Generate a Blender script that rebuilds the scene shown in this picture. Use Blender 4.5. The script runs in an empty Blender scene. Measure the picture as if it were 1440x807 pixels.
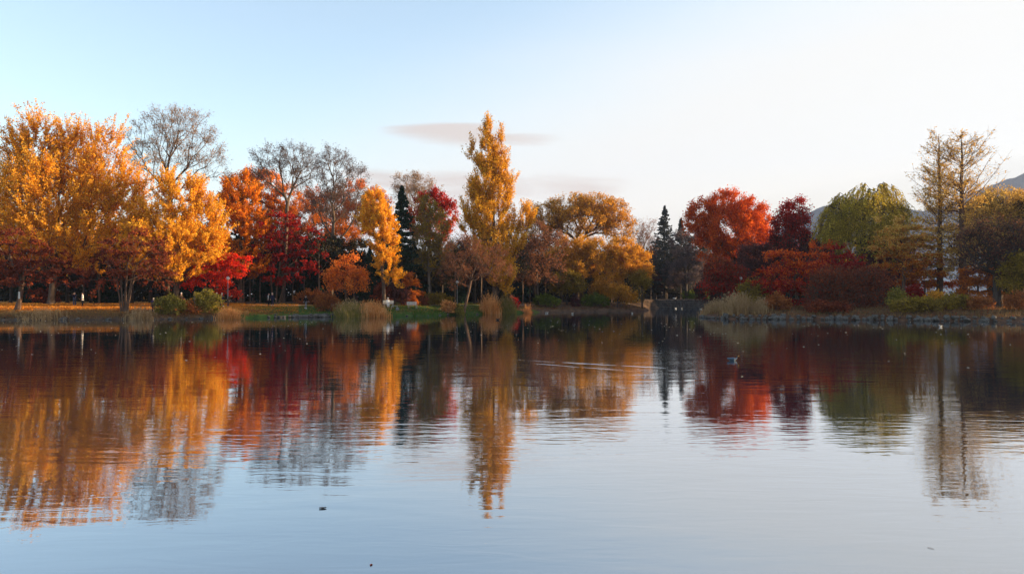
import bpy, math, numpy as np
R = math.radians
F, CH, HZ = 1040.0, 2.5, 418.0          # focal length and horizon of a 1440 px wide picture, camera height (m)
import zlib
rng = np.random.default_rng(11)
def reseed(s):
    global rng
    rng = np.random.default_rng(zlib.crc32(s.encode()))
scn = bpy.context.scene
col = scn.collection
def wx(px, D): return (px-720.0)/F*D
def wz(py, D): return CH+(HZ-py)/F*D
def nrm(v): return v/np.maximum(np.linalg.norm(v, axis=-1, keepdims=True), 1e-9)
def sm(t): t = np.clip(t, 0, 1); return t*t*(3-2*t)

# ------------------------------------------------------------------ tagging
def tag(o, label=None, cat=None, group=None, kind=None):
    if label: o['label'] = label
    if cat: o['category'] = cat
    if group: o['group'] = group
    if kind: o['kind'] = kind
    return o
def link(name, me, parent=None, loc=None, rz=0.0):
    o = bpy.data.objects.new(name, me); col.objects.link(o)
    if parent is not None: o.parent = parent
    if loc is not None: o.location = loc
    o.rotation_euler[2] = rz
    return o
def thing(name, label, cat, loc=(0, 0, 0), rz=0.0, group=None):
    o = link(name, None, None, loc, rz); o.empty_display_size = 0.3
    return tag(o, label, cat, group)
def copy_tree(o, parent=None):
    c = o.copy(); col.objects.link(c); c.parent = parent
    for ch in o.children: copy_tree(ch, c)
    return c

# ------------------------------------------------------------------ meshes
def quads_mesh(name, V, Q, mats, midx=None, rnd=None, smooth=False):
    me = bpy.data.meshes.new(name)
    V = np.asarray(V, np.float32).reshape(-1, 3); Q = np.asarray(Q, np.int32); n = len(Q); k = Q.shape[1]
    me.vertices.add(len(V)); me.vertices.foreach_set('co', V.ravel())
    me.loops.add(n*k); me.loops.foreach_set('vertex_index', Q.ravel())
    me.polygons.add(n); me.polygons.foreach_set('loop_start', np.arange(n, dtype=np.int32)*k)
    me.polygons.foreach_set('loop_total', np.full(n, k, np.int32))
    if midx is not None: me.polygons.foreach_set('material_index', np.asarray(midx, np.int32))
    for m in mats: me.materials.append(m)
    if rnd is not None:
        a = me.attributes.new('rnd', 'FLOAT', 'FACE'); a.data.foreach_set('value', np.asarray(rnd, np.float32))
    me.update(calc_edges=True)
    if smooth: me.polygons.foreach_set('use_smooth', np.ones(n, bool))
    return me
def tubes(A, B, ra, rb, K=4):
    """quads of tapered tubes from A to B"""
    A = np.asarray(A, float); B = np.asarray(B, float); n = len(A)
    d = nrm(B-A); up = np.where(np.abs(d[:, 2:3]) > .9, np.array([[1., 0, 0]]), np.array([[0, 0, 1.]]))
    u = nrm(np.cross(d, up)); v = np.cross(d, u)
    th = np.arange(K)/K*2*np.pi
    ring = np.cos(th)[None, :, None]*u[:, None]+np.sin(th)[None, :, None]*v[:, None]
    VA = A[:, None]+ring*np.asarray(ra)[:, None, None]; VB = B[:, None]+ring*np.asarray(rb)[:, None, None]
    V = np.concatenate([VA, VB], 1).reshape(-1, 3)
    b = (np.arange(n)*2*K)[:, None]; i = np.arange(K)[None]; j = (i+1) % K
    Q = np.stack([b+i, b+j, b+K+j, b+K+i], -1).reshape(-1, 4)
    return V, Q
def leaf_quads(P, s, flat=0.0, nd=None, aspect=.7):
    n = len(P); N = nrm(rng.normal(size=(n, 3)))
    if flat > 0: N = nrm(N*(1-flat)+np.array([0, 0, 1.])*flat)
    if nd is not None: N = nrm(N+nd)
    u = nrm(np.cross(N, rng.normal(size=(n, 3)))); v = np.cross(N, u)
    s = np.asarray(s)*rng.uniform(.6, 1.35, n); s = s[:, None]
    V = np.stack([P+u*s, P+v*s*aspect, P-u*s, P-v*s*aspect], 1).reshape(-1, 3)
    return V, np.arange(n*4).reshape(-1, 4)
def join(parts):
    Vs, Qs, ms, o = [], [], [], 0
    for V, Q, m in parts:
        Vs.append(V); Qs.append(Q+o); ms.append(np.full(len(Q), m)); o += len(V)
    return np.concatenate(Vs), np.concatenate(Qs), np.concatenate(ms)
class MB:
    def __init__(s): s.v, s.f = [], []
    def add(s, V, Fs):
        o = len(s.v); s.v += [tuple(p) for p in V]; s.f += [tuple(i+o for i in f) for f in Fs]; return s
    def box(s, c, d, b=0.0, rz=0.0, rx=0.0):
        import mathutils
        M = mathutils.Matrix.Rotation(rz, 3, 'Z') @ mathutils.Matrix.Rotation(rx, 3, 'X')
        h = [x/2 for x in d]; b = min(b, min(h)*.5); V = []
        for sx in (-1, 1):
            for sy in (-1, 1):
                for sz in (-1, 1):
                    for ax in range(3):
                        p = [sx*h[0], sy*h[1], sz*h[2]]
                        for k in range(3):
                            if k != ax: p[k] -= (sx, sy, sz)[k]*b
                        V.append(p)
        import bmesh
        bm = bmesh.new()
        for p in V: bm.verts.new(M @ mathutils.Vector(p)+mathutils.Vector(c))
        if b == 0: bmesh.ops.remove_doubles(bm, verts=bm.verts, dist=1e-6)
        bmesh.ops.convex_hull(bm, input=bm.verts); bm.verts.index_update()
        s.add([v.co[:] for v in bm.verts], [[v.index for v in f.verts] for f in bm.faces]); bm.free(); return s
    def tube(s, pts, rs, K=8):
        pts = np.array(pts, float); n = len(pts); V = []
        t = nrm(np.gradient(pts, axis=0)); up = np.array([0, 0, 1.]) if abs(t[0][2]) < .9 else np.array([1., 0, 0])
        for i in range(n):
            u = nrm(np.cross(t[i], up)); w = np.cross(t[i], u)
            for k in range(K):
                a = 2*math.pi*k/K; V.append(pts[i]+(u*math.cos(a)+w*math.sin(a))*rs[i])
        Fs = [(i*K+k, i*K+(k+1) % K, (i+1)*K+(k+1) % K, (i+1)*K+k) for i in range(n-1) for k in range(K)]
        Fs += [tuple(range(K)), tuple((n-1)*K+k for k in range(K))]
        return s.add(V, Fs)
    def ball(s, c, r, sq=(1, 1, 1), K=10):
        n = 7; pts = []; V = []
        for i in range(1, n):
            a = math.pi*i/n
            for k in range(K):
                b = 2*math.pi*k/K; V.append((c[0]+r*sq[0]*math.sin(a)*math.cos(b), c[1]+r*sq[1]*math.sin(a)*math.sin(b), c[2]+r*sq[2]*math.cos(a)))
        V += [(c[0], c[1], c[2]+r*sq[2]), (c[0], c[1], c[2]-r*sq[2])]; m = (n-1)*K
        Fs = [(i*K+k, i*K+(k+1) % K, (i+1)*K+(k+1) % K, (i+1)*K+k) for i in range(n-2) for k in range(K)]
        Fs += [(m, (k+1) % K, k) for k in range(K)]+[(m+1, (n-2)*K+k, (n-2)*K+(k+1) % K) for k in range(K)]
        return s.add(V, Fs)
    def mesh(s, name, mat, smooth=False):
        me = bpy.data.meshes.new(name); me.from_pydata(s.v, [], s.f); me.materials.append(mat); me.update()
        if smooth: me.polygons.foreach_set('use_smooth', np.ones(len(me.polygons), bool))
        return me
    def build(s, name, mat, parent=None, smooth=False): return link(name, s.mesh(name, mat, smooth), parent)

# ------------------------------------------------------------------ materials
def newmat(name):
    m = bpy.data.materials.new(name); m.use_nodes = True; m.node_tree.nodes.clear()
    return m, m.node_tree.nodes, m.node_tree.links
def ramp(N, stops, interp='LINEAR'):
    r = N.new('ShaderNodeValToRGB'); r.color_ramp.interpolation = interp
    e = r.color_ramp.elements
    while len(e) < len(stops): e.new(0.5)
    for k, (p, c) in enumerate(stops): e[k].position = p; e[k].color = (*c, 1)
    return r
def math_n(N, L, op, a, b=None, c=None):
    m = N.new('ShaderNodeMath'); m.operation = op
    for i, x in enumerate((a, b, c)):
        if x is None: continue
        if isinstance(x, (int, float)): m.inputs[i].default_value = x
        else: L.new(x, m.inputs[i])
    return m.outputs[0]
def leafmat(name, stops, trans=.42, nscale=.45, nw=.42):
    m, N, L = newmat(name)
    at = N.new('ShaderNodeAttribute'); at.attribute_name = 'rnd'
    g = N.new('ShaderNodeNewGeometry')
    no = N.new('ShaderNodeTexNoise'); no.inputs['Scale'].default_value = nscale; no.inputs['Detail'].default_value = 3
    L.new(g.outputs['Position'], no.inputs['Vector'])
    a = math_n(N, L, 'MULTIPLY', at.outputs['Fac'], 1-nw)
    b = math_n(N, L, 'MULTIPLY_ADD', no.outputs['Fac'], 2.0, -.5)
    f = math_n(N, L, 'MULTIPLY_ADD', b, nw, a)
    r = ramp(N, stops); L.new(f, r.inputs[0])
    d = N.new('ShaderNodeBsdfDiffuse'); t = N.new('ShaderNodeBsdfTranslucent'); mx = N.new('ShaderNodeMixShader')
    L.new(r.outputs[0], d.inputs['Color']); L.new(r.outputs[0], t.inputs['Color'])
    mx.inputs[0].default_value = trans; L.new(d.outputs[0], mx.inputs[1]); L.new(t.outputs[0], mx.inputs[2])
    o = N.new('ShaderNodeOutputMaterial'); L.new(mx.outputs[0], o.inputs[0]); return m
def surf(name, c1, c2=None, scale=4.0, rough=.8, bump=0.0, detail=4, stretch=(1, 1, 1)):
    m, N, L = newmat(name); c2 = c2 or c1
    tc = N.new('ShaderNodeTexCoord'); mp = N.new('ShaderNodeMapping'); mp.inputs['Scale'].default_value = stretch
    L.new(tc.outputs['Object'], mp.inputs[0])
    no = N.new('ShaderNodeTexNoise'); no.inputs['Scale'].default_value = scale; no.inputs['Detail'].default_value = detail
    L.new(mp.outputs[0], no.inputs['Vector'])
    r = ramp(N, [(.3, c1), (.7, c2)]); L.new(no.outputs['Fac'], r.inputs[0])
    p = N.new('ShaderNodeBsdfPrincipled'); p.inputs['Roughness'].default_value = rough
    p.inputs['Specular IOR Level'].default_value = .25
    L.new(r.outputs[0], p.inputs['Base Color'])
    if bump:
        b = N.new('ShaderNodeBump'); b.inputs['Distance'].default_value = bump; L.new(no.outputs['Fac'], b.inputs['Height']); L.new(b.outputs[0], p.inputs['Normal'])
    o = N.new('ShaderNodeOutputMaterial'); L.new(p.outputs[0], o.inputs[0]); return m

LM = dict(
 ginkgo=leafmat('ginkgo_leaf', [(0, (.38, .13, .008)), (.3, (.84, .34, .018)), (.65, (.98, .50, .04)), (1, (.98, .66, .13))]),
 ginkgo_yellow=leafmat('ginkgo_yellow_leaf', [(0, (.46, .19, .010)), (.4, (.92, .41, .022)), (1, (.98, .64, .08))]),
 orange=leafmat('orange_leaf', [(0, (.30, .06, .008)), (.4, (.76, .22, .012)), (.75, (.95, .34, .02)), (1, (.80, .40, .04))]),
 orange_brown=leafmat('orange_brown_leaf', [(0, (.22, .05, .01)), (.45, (.60, .16, .02)), (1, (.80, .28, .03))]),
 salmon=leafmat('salmon_leaf', [(0, (.32, .09, .04)), (.5, (.75, .22, .07)), (1, (.80, .34, .12))]),
 red=leafmat('bright_red_leaf', [(0, (.50, .012, .006)), (.5, (.85, .04, .015)), (1, (.92, .14, .03))]),
 blood=leafmat('blood_red_leaf', [(0, (.18, .003, .004)), (1, (.42, .010, .010))]),
 crimson=leafmat('crimson_leaf', [(0, (.13, .010, .008)), (.5, (.40, .018, .014)), (1, (.78, .05, .028))]),
 maroon=leafmat('maroon_leaf', [(0, (.07, .016, .010)), (.5, (.22, .045, .022)), (.85, (.42, .10, .035)), (1, (.66, .20, .07))]),
 vermilion=leafmat('vermilion_leaf', [(0, (.24, .025, .008)), (.45, (.62, .085, .012)), (.8, (.90, .19, .018)), (1, (.92, .32, .04))]),
 coral=leafmat('coral_leaf', [(0, (.34, .05, .012)), (.5, (.80, .20, .025)), (1, (.95, .36, .07))]),
 poplar=leafmat('poplar_leaf', [(0, (.38, .17, .012)), (.4, (.80, .39, .020)), (.75, (.94, .52, .04)), (1, (.96, .66, .12))]),
 olive=leafmat('olive_leaf', [(0, (.10, .075, .014)), (.5, (.30, .20, .025)), (1, (.52, .36, .05))]),
 ochre=leafmat('ochre_leaf', [(0, (.26, .12, .015)), (.4, (.62, .29, .03)), (.8, (.88, .44, .055)), (1, (.76, .48, .10))]),
 willow=leafmat('willow_leaf', [(0, (.16, .13, .014)), (.45, (.52, .40, .045)), (.8, (.80, .58, .08)), (1, (.88, .66, .14))]),
 bronze=leafmat('bronze_leaf', [(0, (.14, .05, .03)), (.5, (.30, .11, .05)), (1, (.44, .20, .09))]),
 plum=leafmat('plum_leaf', [(0, (.035, .016, .018)), (.55, (.11, .04, .038)), (.85, (.22, .075, .055)), (1, (.55, .20, .13))]),
 grey=leafmat('grey_leaf', [(0, (.07, .055, .06)), (.6, (.15, .105, .10)), (1, (.27, .16, .12))]),
 sparse=leafmat('sparse_pale_leaf', [(0, (.20, .12, .08)), (.5, (.38, .24, .15)), (1, (.50, .34, .2))]),
 larch=leafmat('larch_needle', [(0, (.36, .18, .03)), (.5, (.72, .42, .08)), (1, (.88, .60, .18))]),
 spruce=leafmat('spruce_needle', [(0, (.012, .028, .018)), (.6, (.025, .055, .032)), (1, (.05, .085, .045))], .1),
 fir=leafmat('fir_needle', [(0, (.035, .042, .042)), (.6, (.065, .07, .066)), (1, (.11, .10, .085))], .1),
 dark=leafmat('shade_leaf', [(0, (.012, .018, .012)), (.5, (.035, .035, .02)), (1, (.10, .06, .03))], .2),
 bush=leafmat('yellow_green_leaf', [(0, (.09, .08, .015)), (.5, (.27, .23, .035)), (1, (.55, .42, .10))]),
 russet=leafmat('russet_leaf', [(0, (.15, .04, .015)), (.5, (.40, .13, .035)), (1, (.60, .24, .07))]),
 green=leafmat('green_leaf', [(0, (.05, .08, .012)), (.5, (.15, .20, .025)), (1, (.34, .36, .06))]),
 reed=leafmat('reed_blade', [(0, (.36, .13, .03)), (.5, (.74, .32, .09)), (1, (.92, .60, .28))], .35),
 reed_green=leafmat('reed_green_blade', [(0, (.10, .10, .02)), (.5, (.28, .24, .06)), (1, (.50, .36, .12))], .35),
 reed_tan=leafmat('reed_tan_blade', [(0, (.22, .13, .06)), (.5, (.42, .27, .13)), (1, (.58, .42, .24))], .35),
 turf=leafmat('turf_blade', [(0, (.035, .075, .012)), (.5, (.07, .15, .02)), (1, (.17, .20, .04))], .35),
 drygrass=leafmat('dry_grass_blade', [(0, (.09, .055, .025)), (.5, (.23, .14, .055)), (1, (.42, .27, .12))], .35),
 pale=leafmat('pale_afloat_leaf', [(0, (.55, .45, .32)), (1, (.85, .78, .66))]),
 litter=leafmat('litter_leaf', [(0, (.30, .08, .015)), (.5, (.70, .25, .03)), (1, (.90, .48, .08))], .3),
 litter_red=leafmat('litter_red_leaf', [(0, (.16, .03, .015)), (.5, (.34, .07, .03)), (1, (.52, .17, .05))], .3),
)
bark = surf('bark', (.07, .045, .03), (.17, .115, .08), 6, .9, .02, stretch=(1, 1, .25))
bark_pale = surf('bark_pale', (.13, .105, .085), (.30, .24, .19), 6, .9, .02, stretch=(1, 1, .25))
bark_dark = surf('bark_dark', (.03, .023, .019), (.085, .063, .05), 6, .9, .02, stretch=(1, 1, .25))
bark_red = surf('bark_red', (.07, .04, .028), (.17, .10, .065), 6, .9, .02, stretch=(1, 1, .25))

# ------------------------------------------------------------------ pond outline (plan, metres)
def P(px, D): return (wx(px, D), D)
SH = [(-75, 58), (-72, 80), P(-120, 81), P(0, 81), P(80, 81.5), P(150, 82), P(220, 84), P(300, 86), P(340, 88), P(380, 90), P(450, 93),
      P(520, 94.5), P(560, 97), P(610, 102), P(650, 106), P(685, 111), P(735, 116), P(760, 123), P(800, 128), P(850, 131), P(905, 132),
      P(914, 140), P(910, 152), P(905, 170), P(945, 172), P(985, 172), (52, 173), (66, 170), (60, 155), (50, 140), (43, 122), (34, 108),
      P(1000, 101), P(986, 95), P(985, 91), P(1000, 87), P(1018, 84), P(1060, 83), P(1100, 83), P(1200, 82), P(1300, 78), P(1440, 75),
      (66, 71), (88, 62), (104, 40), (96, 14), (70, 3), (40, 0.5), (12, 2.6), (-10, 2.4), (-34, 0), (-60, 8), (-78, 30)]
SH = np.array(SH)
def resample(poly, step, closed=True):
    q = np.vstack([poly, poly[:1]]) if closed else poly
    out = []
    for a, b in zip(q[:-1], q[1:]):
        n = max(1, int(np.linalg.norm(b-a)/step))
        for k in range(n): out.append(a+(b-a)*k/n)
    return np.array(out)
SHR = resample(SH, 2.0)
for _ in range(2): SHR = (np.roll(SHR, 1, 0)+2*SHR+np.roll(SHR, -1, 0))/4
SHR = SHR+rng.normal(0, .16, SHR.shape)
def shore_dist(x, y):
    x = np.atleast_1d(np.asarray(x, float)); y = np.atleast_1d(np.asarray(y, float))
    best = np.full(x.shape, 1e9); ins = np.zeros(x.shape, bool)
    A = SHR; B = np.roll(SHR, -1, 0)
    for (ax, ay), (bx, by) in zip(A, B):
        dx, dy = bx-ax, by-ay; L2 = dx*dx+dy*dy+1e-12
        t = np.clip(((x-ax)*dx+(y-ay)*dy)/L2, 0, 1)
        best = np.minimum(best, (x-ax-t*dx)**2+(y-ay-t*dy)**2)
        c = (ay > y) != (by > y)
        ins ^= c & (x < (bx-ax)*(y-ay)/(by-ay+1e-12)+ax)
    d = np.sqrt(best); return np.where(ins, -d, d)
def bumps(x, y):
    return (.5*np.sin(x*.37+1.3)*np.sin(y*.31+.4)+.3*np.sin(x*.93+y*.71)+.2*np.sin(x*1.9-y*1.3+2)+.12*np.sin(x*4.1+y*2.3))
def ground_z(x, y, d=None):
    x = np.atleast_1d(np.asarray(x, float)); y = np.atleast_1d(np.asarray(y, float))
    if d is None: d = shore_dist(x, y)
    isl = ((x > 20) & (y < 150) & (y > 40)).astype(float)
    land = .40*sm(d/.7)+.75*sm(d/(7-2*isl))+.45*sm(d/22)+.9*sm((d-20)/160)
    land = land+bumps(x, y)*.09*sm(d/3)
    wall = sm((y-158)/12)*sm((x-24)/5)*(x < 60)*np.maximum(sm((d-.3)/.5)*(y > 170), sm((d-.3)/6))
    land = land*(1-wall)+wall*np.maximum(land, 2.02)
    wat = -1.4*sm(-d/5)-.05
    return np.where(d > 0, land, wat)
def gz(x, y): return float(ground_z(x, y)[0])

# ------------------------------------------------------------------ ground sheet
def axis(c0, c1, step, far):
    a = list(np.arange(c0, c1+step*.5, step)); s = step; v = c1
    hi = []
    while v < far: s *= 1.22; v += s; hi.append(v)
    lo = []; s = step; v = c0
    while v > -far: s *= 1.22; v -= s; lo.append(v)
    return np.array(lo[::-1]+a+hi)
gx = axis(-78, 78, .6, 5000); gy = axis(76, 184, .55, 5200)
gy = np.concatenate([gy[gy < 76][gy[gy < 76] < -60], np.arange(-58, 76, 2.5), gy[gy >= 76]])
X, Y = np.meshgrid(gx, gy); XF, YF = X.ravel(), Y.ravel()
near = (np.abs(XF) < 500) & (np.abs(YF) < 500)
D_ = np.full(XF.shape, 400.0); D_[near] = shore_dist(XF[near], YF[near])
ZF = ground_z(XF, YF, D_)
nx, ny = len(gx), len(gy)
i = np.arange(nx-1)[None]+np.arange(ny-1)[:, None]*nx; i = i.ravel()
gme = quads_mesh('ground', np.stack([XF, YF, ZF], 1), np.stack([i, i+1, i+nx+1, i+nx], 1), [], smooth=True)
PXA = XF/np.maximum(YF, 1)*F+720
PXA = PXA+28*np.sin(YF*.9+XF*.5)+18*np.sin(YF*2.1-XF*1.3)
grass = sm((PXA-325)/40)*sm((745-PXA)/30)*(YF > 85)*sm((24-D_)/6)
isl = ((XF > 20) & (YF < 150) & (YF > 40)).astype(float)
lit = sm((360-PXA)/60)*(YF > 60)*sm((D_-3)/2)
for nm, a in (('grass', grass), ('island', isl), ('litter', lit), ('shore', np.clip(D_, -5, 60))):
    at = gme.attributes.new(nm, 'FLOAT', 'POINT'); at.data.foreach_set('value', a.astype(np.float32))
m, N, L = newmat('ground_soil')
g = N.new('ShaderNodeNewGeometry')
def noise(scale, det=5):
    n = N.new('ShaderNodeTexNoise'); n.inputs['Scale'].default_value = scale; n.inputs['Detail'].default_value = det
    L.new(g.outputs['Position'], n.inputs['Vector']); return n
n1, n2 = noise(1.4), noise(.18)
soil = ramp(N, [(.3, (.05, .034, .024)), (.5, (.10, .062, .04)), (.7, (.17, .10, .06))]); L.new(n1.outputs[0], soil.inputs[0])
turf = ramp(N, [(.3, (.025, .05, .010)), (.55, (.05, .095, .016)), (.75, (.10, .11, .03))]); L.new(n1.outputs[0], turf.inputs[0])
litr = ramp(N, [(.3, (.16, .06, .02)), (.5, (.42, .16, .03)), (.7, (.60, .28, .05))]); L.new(n1.outputs[0], litr.inputs[0])
isr = ramp(N, [(.3, (.035, .028, .018)), (.5, (.10, .05, .03)), (.7, (.16, .08, .04))]); L.new(n1.outputs[0], isr.inputs[0])
def attr(nm):
    a = N.new('ShaderNodeAttribute'); a.attribute_name = nm; return a.outputs['Fac']
def mix(f, a, b):
    x = N.new('ShaderNodeMix'); x.data_type = 'RGBA'; L.new(f, x.inputs[0]); L.new(a, x.inputs[6]); L.new(b, x.inputs[7]); return x.outputs[2]
c = mix(attr('island'), soil.outputs[0], isr.outputs[0])
c = mix(attr('grass'), c, turf.outputs[0]); c = mix(attr('litter'), c, litr.outputs[0])
p = N.new('ShaderNodeBsdfPrincipled'); p.inputs['Roughness'].default_value = .95; p.inputs['Specular IOR Level'].default_value = .1
L.new(c, p.inputs['Base Color'])
b = N.new('ShaderNodeBump'); b.inputs['Distance'].default_value = .08; L.new(n1.outputs[0], b.inputs['Height']); L.new(b.outputs[0], p.inputs['Normal'])
o = N.new('ShaderNodeOutputMaterial'); L.new(p.outputs[0], o.inputs[0])
gme.materials.append(m)
tag(link('ground', gme), kind='structure')

# path behind the lawn
pp = np.array([P(-160, 99), P(150, 97), P(300, 98), P(380, 101), P(430, 102.5), P(500, 105), P(600, 112), P(680, 120), P(740, 130), P(820, 144), P(893, 154), (25, 166), (28, 178), (50, 181)])
pr = resample(pp, 1.0, False)
for _ in range(6): pr[1:-1] = (pr[:-2]+2*pr[1:-1]+pr[2:])/4
t = nrm(np.gradient(pr, axis=0)); nn = np.stack([-t[:, 1], t[:, 0]], 1)
rows = []
for w in np.linspace(-1.2, 1.2, 7):
    q = pr+nn*w; rows.append(np.stack([q[:, 0], q[:, 1], ground_z(q[:, 0], q[:, 1])+.03-.02*abs(w)], 1))
V = np.stack(rows, 1); k = V.shape[0]; i = (np.arange(k-1)[:, None]*7+np.arange(6)[None]).ravel()
path_m = surf('path_gravel', (.20, .15, .11), (.34, .26, .20), 3, .95, .01)
tag(link('path', quads_mesh('path', V, np.stack([i, i+1, i+8, i+7], 1), [path_m], smooth=True)), kind='structure')

# ------------------------------------------------------------------ water
m, N, L = newmat('pond_water')
g = N.new('ShaderNodeNewGeometry'); sp = N.new('ShaderNodeSeparateXYZ'); L.new(g.outputs['Position'], sp.inputs[0])
def wnoise(sx, sy, det, dist=0.0, off=0.0):
    mp = N.new('ShaderNodeMapping'); mp.inputs['Scale'].default_value = (sx, sy, 1); mp.inputs['Location'].default_value = (off, off*.7, off)
    mp.inputs['Rotation'].default_value = (0, 0, off*.03)
    L.new(g.outputs['Position'], mp.inputs[0])
    n = N.new('ShaderNodeTexNoise'); n.inputs['Scale'].default_value = 1; n.inputs['Detail'].default_value = det; n.inputs['Distortion'].default_value = dist
    L.new(mp.outputs[0], n.inputs['Vector']); return n.outputs['Fac']
swell = wnoise(.25, .75, 2, .6)              # long soft undulation
rip = wnoise(1.1, 4.2, 2.5, .8, 5)           # wind ripples, crests across the view
fine = wnoise(3.0, 9.0, 2, .4, 9)
patch = wnoise(.035, .06, 3, .5, 3)          # where the wind touches the water
pm = N.new('ShaderNodeMapRange'); pm.inputs['From Min'].default_value = .42; pm.inputs['From Max'].default_value = .60; L.new(patch, pm.inputs['Value'])
yb = N.new('ShaderNodeFloatCurve')           # breeze reaches the middle of the pond, not the lee of the banks
cv = yb.mapping.curves[0]
pts = [(0, .22), (.09, .26), (.125, .55), (.17, 1), (.27, 1), (.36, .55), (.48, .30), (1, .22)]
while len(cv.points) < len(pts): cv.points.new(.5, .5)
for q, (a, b_) in zip(cv.points, pts): q.location = (a, b_)
yb.mapping.update()
L.new(math_n(N, L, 'MULTIPLY', sp.outputs['Y'], 1/100.0), yb.inputs['Value'])
amp = math_n(N, L, 'MULTIPLY', yb.outputs[0], math_n(N, L, 'MULTIPLY_ADD', pm.outputs[0], 1.0, .28))
h = math_n(N, L, 'MULTIPLY', swell, .0085)
h2 = math_n(N, L, 'MULTIPLY', math_n(N, L, 'MULTIPLY_ADD', fine, .25, rip), .0066)
h = math_n(N, L, 'ADD', h, math_n(N, L, 'MULTIPLY', h2, amp))
bp = N.new('ShaderNodeBump'); bp.inputs['Strength'].default_value = 1; bp.inputs['Distance'].default_value = 1; L.new(h, bp.inputs['Height'])
fr = N.new('ShaderNodeFresnel'); fr.inputs['IOR'].default_value = 1.4; L.new(bp.outputs[0], fr.inputs['Normal'])
fc = math_n(N, L, 'MINIMUM', math_n(N, L, 'MULTIPLY_ADD', fr.outputs[0], 1.0, .36), .92)
gl = N.new('ShaderNodeBsdfGlossy'); gl.inputs['Roughness'].default_value = .02; gl.inputs['Color'].default_value = (.91, .95, 1, 1); L.new(bp.outputs[0], gl.inputs['Normal'])
df = N.new('ShaderNodeBsdfDiffuse'); df.inputs['Color'].default_value = (.010, .024, .038, 1)
mx = N.new('ShaderNodeMixShader'); L.new(fc, mx.inputs[0]); L.new(df.outputs[0], mx.inputs[1]); L.new(gl.outputs[0], mx.inputs[2])
o = N.new('ShaderNodeOutputMaterial'); L.new(mx.outputs[0], o.inputs[0]); water_m = m
tag(MB().add([(-110, -20, 0), (120, -20, 0), (120, 176, 0), (-110, 176, 0)], [(0, 1, 2, 3)]).build('water', water_m), kind='structure')

# wake of a passing bird: two low broken crests crossing the middle of the pond
def ridge(mb, a, b, wid, hh):
    a, b = np.array(a), np.array(b); Ln = np.linalg.norm(b-a); t_ = (b-a)/Ln; n_ = np.array([-t_[1], t_[0]]); s = 0.0
    while s < Ln:
        seg = rng.uniform(.5, 2.6); e = min(s+seg, Ln); m_ = 15; off = rng.normal(0, .05)
        V = []
        for k in range(m_):
            u = k/(m_-1); env = max(0.0, math.sin(math.pi*u))**.35; c_ = a+t_*(s+(e-s)*u)+n_*(off+.02*math.sin(5*u+s))
            for j in range(5):
                w = (j/4-.5)*wid*(.25+.75*env*(.6+.4*math.sin(9*u+s))); V.append((*(c_+n_*w), hh*env*math.cos(math.pi*(j/4-.5))**1-.004))
        mb.add(V, [(k*5+j, k*5+j+1, (k+1)*5+j+1, (k+1)*5+j) for k in range(m_-1) for j in range(4)])
        s = e+rng.uniform(-.45, -.05) if e < Ln else Ln
mb = MB()
def WP(px, py): D = CH*F/(py-HZ); return (wx(px, D), D)
for a, b_, w_, h_ in ((WP(722, 505.5), WP(830, 512), .15, .007), (WP(790, 509), WP(940, 517.5), .20, .011), (WP(745, 511), WP(880, 520.5), .17, .009),
                      (WP(860, 521), WP(930, 522.5), .13, .005)):
    ridge(mb, a, b_, w_, h_)
wk = mb.build('wake', water_m, smooth=True)
tag(wk, kind='structure')

# ------------------------------------------------------------------ tree growth
def skeleton(base, top, pts, alpha=.25, asc=.6, first=.35, wob=.15, gap=.9, sag=.12, lean=None):
    base, top = np.array(base, float), np.array(top, float); n = max(4, int(np.linalg.norm(top-base)/.8))
    t = np.linspace(0, 1, n)[:, None]; tr = base+(top-base)*t
    tr[1:] += np.cumsum(rng.normal(0, wob*.3, (n-1, 3))*[1, 1, 0], 0)*.6
    if lean is not None: tr += np.array(lean)*np.sin(t*np.pi)
    NMAX = len(tr)+len(pts)*14+64; pos = np.zeros((NMAX, 3)); par = np.full(NMAX, -1); pl = np.zeros(NMAX)
    m_ = len(tr); pos[:m_] = tr; par[1:m_] = np.arange(m_-1); pl[:m_] = np.linalg.norm(tr-base, axis=1); k0 = max(1, int(first*m_))
    dmin = np.min(np.linalg.norm(pts[:, None]-tr[None, k0:], axis=2), 1); order = np.argsort(dmin); tips = np.zeros(len(pts), int)
    for o_ in order:
        p_ = pts[o_]; q = pos[k0:m_]; dv = p_-q; d = np.linalg.norm(dv, axis=1); hd = np.linalg.norm(dv[:, :2], axis=1)
        cost = d+alpha*pl[k0:m_]+asc*np.maximum(0, .45*hd-dv[:, 2])
        j = int(np.argmin(cost))+k0; dd = np.linalg.norm(p_-pos[j]); k = max(1, min(10, int(dd/gap)))
        ctrl = (pos[j]+p_)/2+rng.normal(0, .09*dd, 3)-np.array([0, 0, sag*dd]); a = pos[j].copy(); last = j
        for s in range(1, k+1):
            u = s/k; pos[m_] = (1-u)**2*a+2*u*(1-u)*ctrl+u*u*p_; par[m_] = last; pl[m_] = pl[last]+dd/k; last = m_; m_ += 1
        tips[o_] = last
    return pos[:m_], par[:m_], tips
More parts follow.
